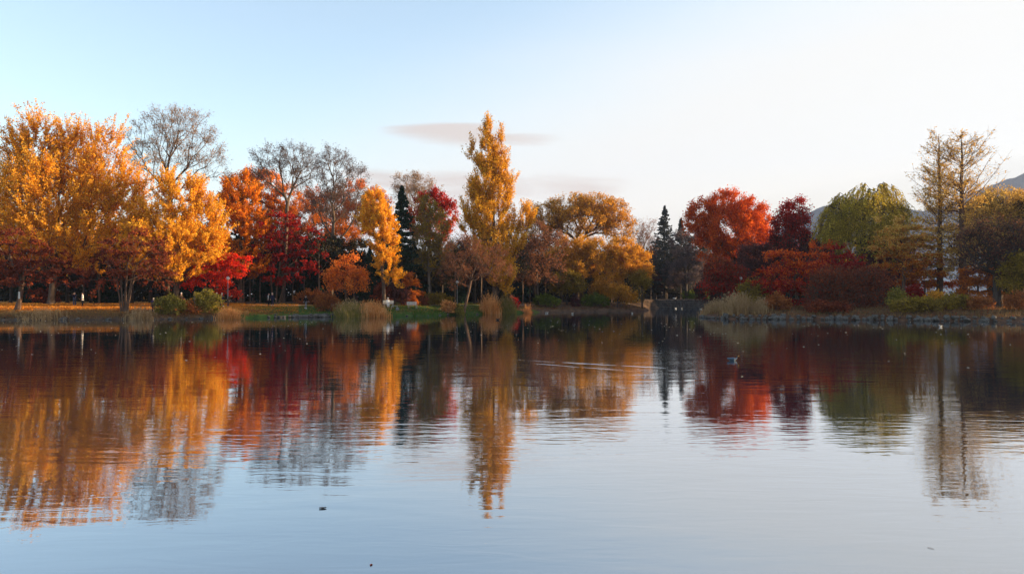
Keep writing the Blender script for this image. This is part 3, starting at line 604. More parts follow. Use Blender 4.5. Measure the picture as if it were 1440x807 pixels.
tree('willow_tree', 'big weeping willow with olive-green hanging curtains', 'tree', 1212, 104, (1215, 300), WI, 330, 'willow', 'willow', rb=.5, brk=bark_dark, depth=.95, shell=.75)
tree('larch_like', 'golden-orange tree with flat feathery layers between the willow and the tall pair', 'tree', 1270, 93, (1272, 370),
     [(1262, 330, 20, 10, 1, 0), (1285, 335, 24, 14, 1, 0), (1250, 348, 22, 10, 1, 0), (1290, 355, 28, 14, 1, 0), (1265, 372, 32, 14, 1, 0), (1300, 378, 24, 16, 1, 0), (1275, 312, 10, 10, .7, 0), (1240, 318, 8, 5, .5, 0)], 250, 'maple', 'orange_brown', leaf2='larch', rb=.22, brk=bark_red).name = 'layered_tree'
PR1 = [(0, 22, .5), (.25, 36, .6), (.42, 46, .95), (.6, 38, .75), (.75, 36, .45), (.9, 27, .35), (1, 9, .3)]
PR2 = [(0, 22, .4), (.25, 38, .5), (.42, 52, .9), (.6, 50, .8), (.75, 46, .45), (.9, 30, .35), (1, 9, .3)]
larch('larch_tree', 'left one of the two tall straight-trunked golden larches', 1321, 94, 190, PR1, 'larch', rb=.40)
larch('larch_tree', 'right one of the two tall straight-trunked golden larches', 1354, 92, 188, PR2, 'larch', rb=.48)
tree('broadleaf_tree', 'golden hazy tree at the far right behind the dark spreading tree', 'tree', 1405, 104, (1405, 330),
     [(1405, 290, 26, 20, 1, 0), (1385, 300, 22, 20, 1, 0), (1432, 300, 24, 26, 1, 0), (1410, 325, 36, 22, 1, 0), (1455, 310, 22, 30, 1, 0)], 260, 'sparse', 'larch', leaf2='larch', rb=.3, leafd=1.4)
tree('spreading_tree', 'dark plum-brown spreading tree with thick forking limbs at the right edge', 'tree', 1402, 84, (1402, 385),
     [(1400, 330, 34, 20, 1, 0), (1375, 345, 24, 22, 1, 0), (1430, 340, 26, 26, 1, 0), (1395, 365, 40, 20, .8, 0), (1460, 350, 26, 30, 1, 0)], 210, 'sparse', 'plum', leaf2='bronze', rb=.42, brk=bark_dark, leafd=.7, first=.6, kk=7)
tree('broadleaf_tree', 'olive-leaved tree low at the right edge under the plum-brown crown', 'tree', 1440, 82, (1438, 400),
     [(1432, 378, 18, 16, 1, 0), (1455, 385, 22, 20, 1, 0), (1425, 398, 12, 10, .8, 0)], 110, 'round', 'olive', rb=.2, brk=bark_dark)
tree('maple_tree', 'rusty low maple between the tall larches and the plum-brown tree', 'tree', 1376, 88, (1376, 405),
     [(1372, 390, 18, 12, 1, 0), (1388, 400, 16, 10, 1, 0), (1362, 404, 12, 10, 1, 0)], 95, 'maple', 'orange_brown', rb=.12, leafd=.9)
tree('maple_tree', 'orange-red undergrowth tree right of the willow foot', 'tree', 1300, 96, (1300, 405),
     [(1295, 392, 22, 12, 1, 0), (1325, 398, 16, 12, 1, 0), (1262, 398, 16, 10, .8, 0)], 110, 'maple', 'vermilion', leaf2='orange_brown', rb=.12, leafd=.9)
# ------------------------------------------------------------------ trees deep in the shade (copies of three kinds)
dg = []
for leaf, w, h, px_, D_, st in (('dark', 24, 34, 470, 124, 'round'), ('plum', 24, 30, 345, 126, 'round')):
    dg.append(tree('shaded_tree', 'x', 'tree', px_, D_, (px_, 400), [(px_-w*.4, 380, w, h*.6, 1, 0), (px_+w*.5, 372, w, h*.6, 1, 0), (px_, 355, w, h*.55, 1, 0)], 130, st, leaf, rb=.22, brk=bark_dark, leafd=1.1))
dg.append(conifer('shaded_conifer', 'x', 505, 112, 335, 26, 'spruce', low=.05))
spots = [(-30, 112, 0), (15, 116, 1), (48, 112, 2), (95, 114, 0), (128, 118, 1), (150, 112, 2), (185, 108, 0), (212, 114, 1), (262, 112, 2), (285, 118, 0), (318, 122, 1), (440, 116, 2), (462, 113, 0), (520, 116, 2), (548, 122, 0), (583, 124, 2),
         (622, 124, 0), (640, 128, 2), (668, 130, 1), (700, 134, 0), (730, 140, 2), (752, 146, 0), (860, 172, 1), (882, 176, 2), (900, 186, 1), (950, 192, 0), (985, 188, 2), (1010, 132, 1),
         (1040, 136, 0), (1075, 124, 2), (1095, 128, 0), (1130, 118, 2), (1160, 118, 0), (1190, 116, 2), (1228, 118, 0), (1260, 114, 1), (1450, 112, 0), (1470, 104, 1), (375, 124, 2), (400, 132, 0), (500, 126, 0), (1062, 108, 1), (1150, 104, 1), (1240, 104, 1)]
LBL = ['dark round-crowned tree in the deep shade of the wood', 'dusky plum-coloured tree in the deep shade of the wood', 'dark green conifer in the deep shade of the wood']
GRP = ['dark round trees deep in the wood', 'plum-coloured trees deep in the wood', 'dark conifers deep in the wood']
used = [False]*3
for q, (px_, D_, kd) in enumerate(spots):
    o_ = dg[kd] if not used[kd] else copy_tree(dg[kd]); used[kd] = True
    x_ = wx(px_, D_); o_.location = (x_, D_, gz(x_, D_)-.05); s_ = rng.uniform(.85, 1.12)*(1.0 if D_ < 135 else 1.2); o_.scale = (s_, s_, s_*rng.uniform(.9, 1.1)); o_.rotation_euler[2] = rng.uniform(0, 6.28)
    tag(o_, LBL[kd], 'tree', GRP[kd])
# slim grey trunks standing in the shade under the crowns
pm_ = MB(); pm_.tube([(0, 0, -.2), (.06, .02, 2.5), (.02, -.04, 5.5), (.15, .05, 9)], [.17, .13, .10, .05], 7)
for sx, hz_ in ((-1, 4.5), (1, 5.6), (-1, 6.8), (1, 7.5)): pm_.tube([(0, 0, hz_), (sx*.7, .2, hz_+.9), (sx*1.3, .1, hz_+2.0)], [.05, .035, .015], 5)
pr_ = thing('trunk_tree', 'slim grey-barked tree trunk standing in the shade under the crowns', 'tree', (0, 0, 0), group='slim trunks in the shaded wood')
pm_.build('trunk', bark, pr_, True)
T_ = rng.normal(0, 1, (900, 3))*[1.5, 1.5, 1.1]+[0, 0, 8.3]; LV, LQ = leaf_quads(T_, np.full(900, .16)); link('crown', quads_mesh('crown', LV, LQ, [LM['dark']], None, rng.random(900)), pr_)
first_ = True
for px_, D_ in ((290, 106), (330, 112), (343, 108), (352, 114), (366, 110), (412, 114), (428, 112), (449, 108), (117, 108), (140, 106), (585, 118), (640, 116), (677, 124), (735, 128), (745, 134), (767, 140), (778, 136), (790, 144), (860, 150), (915, 178), (938, 179), (957, 178), (972, 184)):
    o_ = pr_ if first_ else copy_tree(pr_); first_ = False
    x_ = wx(px_, D_); o_.location = (x_, D_, gz(x_, D_)); o_.rotation_euler[2] = rng.uniform(0, 6.28); s_ = rng.uniform(.75, 1.05); o_.scale = (s_, s_, s_)
# the wood behind everything, one mass nobody could count
cp = []; T_ = []
for (x0, x1, D0, D1, zt) in ((-160, 430, 132, 165, 12.5), (430, 720, 136, 165, 8.5), (720, 905, 152, 172, 8), (720, 900, 172, 190, 10), (890, 1012, 196, 212, 13), (890, 1012, 190, 196, 6), (1000, 1270, 132, 150, 6.5), (1390, 1620, 118, 140, 8)):
    n_ = int((x1-x0)*100); px_ = rng.uniform(x0, x1, n_); D_ = rng.uniform(D0, D1, n_); x_ = wx(px_, D_); top = zt*(1+.22*np.sin(x_*.5)+.13*np.sin(x_*1.3+D_*.4))
    T_.append(np.stack([x_, D_, 1.5+rng.random(n_)**.8*top], 1))
T_ = np.concatenate(T_); LV, LQ = leaf_quads(T_, np.full(len(T_), .40)); cp.append((LV, LQ, 0))
tag(link('woodland', quads_mesh('woodland', LV, LQ, [LM['dark']], None, rng.random(len(LQ)))), 'dark mass of woodland filling the gaps behind the autumn trees', 'woodland', kind='stuff')
# trees on the right bank beyond the picture's edge: the low sun comes through them
for q, (x_, y_, s_) in enumerate(((76, 76, 1.25), (80, 90, 1.5), (72, 80, 1.0), (80, 98, 1.6), (86, 88, 1.4), (95, 104, 1.6), (70, 106, 1.4), (102, 92, 1.5))):
    o_ = copy_tree(dg[0]); o_.location = (x_, y_, gz(x_, y_)); o_.scale = (s_, s_, s_); o_.rotation_euler[2] = q
    tag(o_, LBL[0], 'tree', GRP[0])

# ------------------------------------------------------------------ shrubs
def shrub(name, label, px_, D, w, h, leaf, n=60, style='bush', cat='shrub', leafd=1.0, group=None, LL=None):
    z0 = gz(wx(px_, D), D); yb = HZ-(z0-CH)*F/D
    lobes = [(px_-w*.25, yb-h*.45, w*.26, h*.42, 1, 0), (px_+w*.22, yb-h*.42, w*.27, h*.40, 1, 0), (px_, yb-h*.62, w*.28, h*.38, 1, 0)]
    return tree(name, label, cat, px_, D, (px_, yb-h*.35), lobes, n, style, leaf, rb=.06, part=('stem', 'foliage'), leafd=leafd, stems=3, spread=.4*w*D/F*.3, group=group, LL=LL)
shrub('shrub', 'yellow-green rounded shrub right of the dark walker at the water', 240, 85.5, 40, 26, 'bush', 80)
shrub('shrub', 'yellow-green shrub below the scarlet maple, larger of the pair', 291, 87.5, 44, 30, 'bush', 95)
shrub('shrub', 'low brownish shrub wedged between two yellow-green ones', 266, 86.5, 26, 18, 'russet', 40)
shrub('shrub', 'long russet shrub behind the lone walker', 442, 106, 52, 20, 'russet', 90)
shrub('shrub', 'russet twiggy shrub on the bank left of the green reeds', 462, 95.5, 34, 22, 'russet', 70)
shrub('shrub', 'dark red dome-shaped shrub by the white benches', 559, 107.5, 34, 32, 'plum', 110)
shrub('shrub', 'maroon rounded shrub left of the dark red dome', 538, 107, 26, 30, 'maroon', 70)
shrub('shrub', 'orange-tipped shrub arching under the narrow ginkgo', 577, 109, 24, 42, 'orange_brown', 60, 'maple')
shrub('shrub', 'brown and green hedge-like shrub behind the right bench', 612, 113, 46, 16, 'olive', 80)
shrub('shrub', 'low brown shrub behind the lawn at its right end', 588, 112, 26, 16, 'russet', 45)
shrub('shrub', 'pale straw-coloured shrub at the foot of the leaning trunk', 630, 105, 16, 15, 'reed', 45)
shrub('shrub', 'little yellowish shrub beside the straw-coloured one', 645, 105.5, 13, 12, 'bush', 35)
shrub('shrub', 'small deep red shrub behind the tall orange reeds', 722, 120, 12, 16, 'crimson', 35)
shrub('shrub', 'bright green leafy shrub on the mud bank, left one', 769, 129, 36, 16, 'green', 90)
shrub('shrub', 'bright green leafy shrub on the mud bank, right one', 838, 134, 38, 17, 'green', 95)
shrub('shrub', 'long light green shrub on top of the stone wall', 981, 175.5, 46, 12, 'green', 120)
shrub('shrub', 'dark reddish stump-like shrub left of the right green shrub', 809, 132.5, 10, 12, 'plum', 30)
shrub('shrub', 'dark maroon-purple thicket on the right bank below the willow', 1172, 86, 60, 55, 'maroon', 120, 'sparse', leafd=1.1, LL=1.2)
shrub('shrub', 'dark purple-brown thicket with pinkish tips right of the willow trunk', 1220, 87, 58, 56, 'maroon', 120, 'sparse', leafd=1.1, LL=1.2)
shrub('shrub', 'round blood-red shrub glowing on the right bank', 1286, 85, 22, 30, 'blood', 90)
shrub('shrub', 'light yellow-green shrub left of the blood-red one', 1262, 84.5, 20, 26, 'bush', 60)
shrub('shrub', 'spreading shrub with yellow and dark leaves over the stone edge', 1290, 81, 74, 19, 'olive', 150, leafd=.8)
shrub('shrub', 'golden-tipped shrub right of the blood-red one', 1318, 83.5, 28, 22, 'ochre', 60)
shrub('shrub', 'low rusty shrub on the stone edge under the layered red maple', 1092, 86.5, 36, 20, 'russet', 80)
shrub('shrub', 'dull red ground-hugging shrub under the purple thicket', 1165, 84.5, 60, 14, 'maroon', 100)
shrub('shrub', 'dull green shrub between the larch trunks and the plum-brown tree', 1345, 81, 50, 18, 'olive', 90)
shrub('shrub', 'rusty shrub left of the plum-brown trunk', 1378, 80, 30, 18, 'russet', 60)
shrub('shrub', 'brown-orange shrub right of the plum-brown trunk', 1432, 79, 36, 20, 'russet', 70)
shrub('shrub', 'grey-green bush in the shade beside the flame-red tree', 1060, 92, 34, 34, 'olive', 90, 'sparse', leafd=1.2, LL=.8)
shrub('shrub', 'dark red shrub between the flame-red tree and the layered maple', 1078, 98, 38, 46, 'maroon', 120)
shrub('shrub', 'orange-red shrub on the slope behind the inlet', 1000, 112, 30, 18, 'orange_brown', 50)
shrub('shrub', 'rusty low shrub at the foot of the great ginkgo', 66, 99, 34, 22, 'maroon', 60)

# ------------------------------------------------------------------ reeds: blades that stand in clumps
def blades(P0, h, lean, wd, seg=3):
    n = len(P0); a = rng.uniform(0, 2*np.pi, n); dr = np.stack([np.cos(a), np.sin(a), np.zeros(n)], 1)*np.asarray(lean).reshape(-1, 1)*rng.uniform(.2, 1.2, (n, 1))
    sd = np.stack([-np.sin(a+1), np.cos(a+1), np.zeros(n)], 1)*np.asarray(wd).reshape(-1, 1)
    hh = np.asarray(h).reshape(-1, 1)*rng.uniform(.55, 1.15, (n, 1)); rows = []
    for s in range(seg+1):
        t = s/seg; c = P0+dr*hh*t*t+[0, 0, 1]*hh*(t-.12*t*t); w = sd*(1-.85*t); rows += [c-w, c+w]
    V = np.stack(rows, 1).reshape(-1, 3); b = (np.arange(n)*(2*seg+2))[:, None]; s = np.arange(seg)[None]*2
    return V, np.stack([b+s, b+s+1, b+s+3, b+s+2], -1).reshape(-1, 4), seg
def reeds(label, px_, D, w, h, leaf, n=900, plume=True, group=None):
    cx = wx(px_, D); z0 = max(gz(cx, D), 0.0); s = D/F; W = w*s/2; Hh = h*s
    u = rng.normal(0, .45, (n, 2)); u = u[np.hypot(u[:, 0], u[:, 1]) < 1.15]; x = u[:, 0]*W; y = u[:, 1]*min(W, 1.8); z = np.maximum(ground_z(cx+x, D+y), -.1)-z0
    hh = Hh*(1-.4*np.hypot(u[:, 0], u[:, 1])**2); V, Q, sg = blades(np.stack([x, y, z], 1), hh*rng.uniform(.6, 1.25, len(x)), .34, .034)
    rn = np.repeat(rng.random(len(x)), sg)
    root = thing('reed_clump', label, 'reeds', (cx, D, z0), group=group); parts = [(V, Q, 0)]
    if plume:
        tp = V.reshape(len(x), -1, 3)[:, -1]; k = rng.random(len(x)) < .35; C = np.repeat(tp[k], 5, 0)+rng.normal(0, 1, (k.sum()*5, 3))*[.05, .05, .12]
        LV, LQ = leaf_quads(C, np.full(len(C), .055)); parts.append((LV, LQ, 1)); rn = np.concatenate([rn, .5+.5*rng.random(len(C))])
    V, Q, M = join(parts); o_ = link('blades', quads_mesh('blades', V, Q, [LM[leaf], LM['reed' if leaf == 'reed' else 'reed_tan']], M, rn), root); o_['kind'] = 'stuff'
reeds('tall orange-tan reed clump leaning over the water right of centre-left', 524, 94.5, 48, 22, 'reed', 1210)
reeds('green-brown reed clump left of the orange-tan one', 492, 93.6, 48, 23, 'reed_green', 935)
reeds('low tawny reed clump below the group of three walkers', 322, 86.2, 40, 17, 'reed', 605)
reeds('bright orange reed clump standing alone at the end of the lawn', 690, 111.3, 30, 26, 'reed', 825)
reeds('olive-green reed clump right of the bright orange one', 714, 113.8, 26, 28, 'reed_green', 605)
reeds('tan grassy clump at the tip of the right bank', 1004, 93, 44, 17, 'reed_tan', 825)
reeds('tall pale tan grass clump behind the first stones of the right bank', 1036, 87, 46, 28, 'reed_tan', 1045)
reeds('short tan grass clump right of the tall pale one', 1068, 86, 30, 18, 'reed_tan', 440)
reeds('thin reddish grass tuft at the left end of the mud bank', 742, 117.5, 16, 14, 'reed', 143, False)
reeds('low dry reed tuft at the water below the many-stemmed maple', 198, 83.6, 44, 14, 'reed_tan', 440)
reeds('low dry reed tuft at the water left of the two photographers', 60, 81.8, 70, 11, 'reed_tan', 495)

# grass and fallen leaves along the banks (nobody could count them)
def along(x0, x1, n, dmin, dmax, Dg):
    px_ = rng.uniform(x0, x1, n*3); D = rng.uniform(Dg[0], Dg[1], n*3); x = wx(px_, D); d = shore_dist(x, D); k = (d > dmin) & (d < dmax); x, D, d = x[k][:n], D[k][:n], d[k][:n]
    return np.stack([x, D, ground_z(x, D, d)-.02], 1)
parts = []; rn = []
def add_bl(P0, h, mi):
    V, Q, sg = blades(P0, h*rng.uniform(.4, 1.5, len(P0)), .5, .022, 2); parts.append((V, Q, mi)); rn.append(np.repeat(rng.random(len(P0)), sg))
add_bl(along(-60, 350, 3500, .0, 2.5, (80, 96)), .42, 1); add_bl(along(985, 1500, 3500, .5, 3.5, (72, 104)), .5, 1); add_bl(along(560, 905, 2500, .1, 2.5, (96, 136)), .5, 1)
add_bl(along(-60, 350, 20000, .25, 4.0, (80, 96)), .26, 1); add_bl(along(345, 700, 30000, .9, 9, (88, 128)), .12, 0); add_bl(along(700, 915, 9000, .6, 12, (112, 145)), .22, 1)
add_bl(along(985, 1500, 16000, .7, 8, (72, 104)), .32, 1); add_bl(along(580, 720, 5000, -.1, 1.4, (98, 118)), .35, 0); add_bl(along(330, 720, 2500, .3, 6, (88, 120)), .22, 1)
V, Q, M = join(parts); tag(link('grass', quads_mesh('grass', V, Q, [LM['turf'], LM['drygrass']], M, np.concatenate(rn))), 'short green and dry grass along the banks', 'grass', kind='stuff')
parts = []
for Pn, s, mi in ((along(-60, 345, 24000, 2.5, 22, (83, 112)), .07, 0), (along(300, 420, 3500, 2.5, 14, (86, 112)), .07, 0), (along(330, 760, 5000, 1, 16, (88, 130)), .05, 0), (along(700, 1500, 12000, .8, 16, (74, 140)), .08, 1), (along(-60, 420, 5000, .3, 4, (80, 96)), .06, 1)):
    Pn[:, 2] += .05+rng.random(len(Pn))*.05; LV, LQ = leaf_quads(Pn, np.full(len(Pn), s), .55); parts.append((LV, LQ, mi))
V, Q, M = join(parts); tag(link('fallen_leaves', quads_mesh('fallen_leaves', V, Q, [LM['litter'], LM['litter_red']], M, rng.random(len(Q)))), 'orange and brown fallen leaves carpeting the ground under the trees', 'fallen leaves', kind='stuff')
# leaves afloat: mostly along the far bank
n_ = 520; yy = 22+58*rng.random(n_)**.45; xx = rng.uniform(-.74, .74, n_)*yy; k = shore_dist(xx, yy) < -.4; Pn = np.stack([xx, yy, np.full(n_, .012)], 1)[k]
LV, LQ = leaf_quads(Pn, np.full(len(Pn), .055), .8); tag(link('floating_leaves', quads_mesh('floating_leaves', LV, LQ, [LM['pale']], None, rng.random(len(LQ)))), 'pale fallen leaves afloat in scattered specks on the pond', 'floating leaves', kind='stuff')
# ------------------------------------------------------------------ stones at the water's edge
import bmesh, mathutils
stone = surf('stone', (.035, .032, .028), (.15, .135, .12), 2.5, .9, .04)
stone_dark = surf('dark_stone', (.035, .032, .030), (.12, .11, .10), 1.6, .9, .06)
def rock_mesh(seed, blocky):
    r = np.random.default_rng(seed); bm = bmesh.new()
    bmesh.ops.create_icosphere(bm, subdivisions=3, radius=1)
    ns = [(nrm(r.normal(size=3)), r.uniform(.55, .85)) for _ in range(9 if blocky else 6)]
    for v in bm.verts:
        p_ = np.array(v.co)
        for n_, d_ in ns:
            t_ = p_@n_
            if t_ > d_: p_ = p_-n_*(t_-d_)*.85
        if blocky: p_ = np.sign(p_)*np.abs(p_)**.7
        p_ += nrm(p_)*.04*math.sin(7*p_[0]+seed)*math.sin(6*p_[1]+5*p_[2]); v.co = p_
    me = bpy.data.meshes.new('stone'); bm.to_mesh(me); bm.free(); me.materials.append(stone)
    me.polygons.foreach_set('use_smooth', np.ones(len(me.polygons), bool)); return me
RK = [rock_mesh(s, s % 2 == 0) for s in range(6)]
def shore_pts(px0, px1, step, dlo, dhi, lo=70, hi=140):
    q = resample(SHR, .12); pxs = q[:, 0]/q[:, 1]*F+720; k = (pxs > px0) & (pxs < px1) & (q[:, 1] > lo) & (q[:, 1] < hi); q = q[k]; out = []; last = None
    for a in q:
        if last is None or np.linalg.norm(a-last) > step: out.append(a); last = a
    return out
def stones(px0, px1, step, size, label, group, zoff=.0, off=.1, lo=70, hi=140, rows=1, flat=.62):
    for a in shore_pts(px0, px1, step, 0, 0, lo, hi):
        for r_ in range(rows):
            if rng.random() < .10: continue
            s = size*rng.choice([.6, .8, 1, 1.15, 1.5])*rng.uniform(.85, 1.15); x, y = a[0]+rng.normal(0, .06), a[1]+off+r_*.42+rng.normal(0, .06)
            o_ = link('stone', RK[rng.integers(6)]); o_.location = (x, y, zoff+r_*.28+rng.normal(0, .03)); o_.scale = (s*rng.uniform(.9, 1.3), s*rng.uniform(.8, 1.1), s*flat*rng.uniform(.85, 1.2)); o_.rotation_euler = (rng.normal(0, .12), rng.normal(0, .12), rng.uniform(0, 6.28))
            tag(o_, label, 'stone', group)
stones(378, 476, .52, .34, 'rounded grey stone edging the lawn at the water', 'stones edging the lawn', .10, .05)
stones(385, 470, .6, .27, 'rounded grey stone edging the lawn at the water', 'stones edging the lawn', .30, .45)
stones(1016, 1500, .55, .29, 'grey stone in the row walling the right bank', 'stones walling the right bank', .12, .0, 66, 90, flat=.75)
stones(1022, 1500, .85, .24, 'grey stone in the row walling the right bank', 'stones walling the right bank', .40, .35, 66, 90, flat=.75)
stones(984, 1018, .55, .22, 'small grey stone at the tip of the right bank', 'small stones at the tip', .08, 0, 80, 100)
stones(-40, 330, 1.5, .26, 'dark mossy stone half sunk in the left bank edge', 'dark stones in the left bank', .05, .1)
stones(470, 680, 1.9, .18, 'small pale stone at the foot of the reeds and lawn', 'small stones below the lawn', .04, 0, 90, 115)
# retaining wall at the head of the inlet, and the fence on it
WLX = np.arange(30.4, 50.6, .5); wv = []
rootw = thing('retaining_wall', 'dark rough stone retaining wall at the head of the inlet', 'wall', (38, 171.6, 0))
mbw = MB(); 
for r_ in range(5):
    x = -8.2+rng.uniform(0, .3)
    while x < 9.6:
        w_ = rng.uniform(.5, 1.0); mbw.box((x+w_/2, rng.normal(0, .04)-.18+.04*r_, .12+r_*.40), (w_-.05, .7, .38), .06); x += w_
mbw.build('stonework', stone_dark, rootw)
MB().box((.8, .12, 2.06), (18.6, .7, .10), .02).build('coping', stone, rootw)
wood_dark = surf('dark_wood', (.02, .016, .013), (.05, .038, .03), 8, .85)
fz = gz(33, 174.2); fence = thing('fence', 'low dark wooden rail fence beside the path above the inlet', 'fence', (wx(905, 174), 174, fz))
for k in range(12): MB().box((k*.82, 0, .55), (.13, .13, 1.2), .02).build('post', wood_dark, fence)
for z_ in (.45, .95): MB().box((4.5, -.11, z_), (9.4, .07, .10), .015).build('rail', wood_dark, fence)

# ------------------------------------------------------------------ people
skin_m = surf('skin', (.55, .34, .25), (.62, .40, .30), 3, .6)
hair_m = surf('hair', (.012, .010, .009), (.03, .024, .02), 9, .6)
CL = {k: surf(k+'_cloth', c, tuple(min(1, x*1.35) for x in c), 7, .9) for k, c in dict(black=(.012, .012, .015), navy=(.012, .016, .045), white=(.72, .70, .66), grey=(.16, .16, .17), brown=(.09, .055, .03), tan=(.30, .22, .14), denim=(.05, .07, .12), purple=(.05, .025, .08), cream=(.62, .52, .40)).items()}
def skin_mesh(name, verts, edges, radii, mat, sub=1):
    me = bpy.data.meshes.new(name); me.from_pydata([tuple(v) for v in verts], edges, []); me.update()
    ob = bpy.data.objects.new(name, me); col.objects.link(ob)
    md = ob.modifiers.new('s', 'SKIN')
    if not me.skin_vertices: 
        bpy.context.view_layer.objects.active = ob; bpy.ops.object.mode_set(mode='OBJECT')
    sv = me.skin_vertices[0].data
    for v, r in zip(sv, radii): v.radius = (r, r) if not isinstance(r, tuple) else r
    sv[0].use_root = True
    md.use_smooth_shade = True
    sb = ob.modifiers.new('d', 'SUBSURF'); sb.levels = sub; sb.render_levels = sub
    dg_ = bpy.context.evaluated_depsgraph_get(); dg_.update(); m2 = bpy.data.meshes.new_from_object(ob.evaluated_get(dg_), preserve_all_data_layers=False, depsgraph=dg_)
    bpy.data.objects.remove(ob, do_unlink=True); bpy.data.meshes.remove(me); m2.name = name; m2.materials.clear(); m2.materials.append(mat)
    return m2
def joints(pose):
    """joint positions, person faces -Y, feet on z = 0"""
    J = dict(pel=(0, 0, .94), spi=(0, .01, 1.14), che=(0, 0, 1.36), nec=(0, .01, 1.49), hd0=(0, -.005, 1.57), hd1=(0, -.01, 1.66), hd2=(0, 0, 1.72), nose=(0, -.105, 1.62))
    for s, n in ((-1, 'L'), (1, 'R')):
        J['sh'+n] = (s*.18, 0, 1.42); J['el'+n] = (s*.24, .03, 1.16); J['wr'+n] = (s*.25, -.06, .93); J['hp'+n] = (s*.09, 0, .90); J['kn'+n] = (s*.10, -.01, .50); J['an'+n] = (s*.10, .03, .09); J['to'+n] = (s*.11, -.15, .035)
    J = {k: np.array(v, float) for k, v in J.items()}
    if pose == 'walk':
        J['knL'] += (0, -.16, .03); J['anL'] += (0, -.24, .0); J['toL'] += (0, -.24, .03); J['knR'] += (0, .06, 0); J['anR'] += (0, .28, .06); J['toR'] += (0, .27, 0)
        J['elR'] += (0, -.10, .0); J['wrR'] += (0, -.22, .06); J['elL'] += (0, .10, 0); J['wrL'] += (0, .16, .04)
    if pose == 'bend':
        for k in ('spi', 'che', 'nec', 'hd0', 'hd1', 'hd2', 'nose', 'shL', 'shR', 'elL', 'elR', 'wrL', 'wrR'):
            v = J[k]-J['pel']; a = .75; c_, s_ = math.cos(a), math.sin(a); J[k] = J['pel']+np.array([v[0], v[1]*c_-v[2]*s_, v[1]*s_+v[2]*c_])
        for n in 'LR': J['wr'+n] = J['el'+n]+(0, -.10, -.26)
    if pose == 'sit':
        for k in list(J):
            if not (k.startswith(('kn', 'an', 'to'))): J[k] += (0, 0, -.42)
        for n in 'LR': J['kn'+n] = J['hp'+n]+(0, -.42, .02); J['an'+n] = J['kn'+n]+(0, .02, -.42); J['to'+n] = J['an'+n]+(0, -.17, -.05); J['wr'+n] = J['kn'+n]+(0, .12, .10); J['el'+n] = (J['sh'+n]+J['wr'+n])/2+(0, .10, -.04)
    if pose == 'photo':
        for n, s in (('L', -1), ('R', 1)): J['el'+n] = J['sh'+n]+np.array((s*.05, -.16, -.22)); J['wr'+n] = J['sh'+n]+np.array((-s*.10, -.36, .03))
    return J
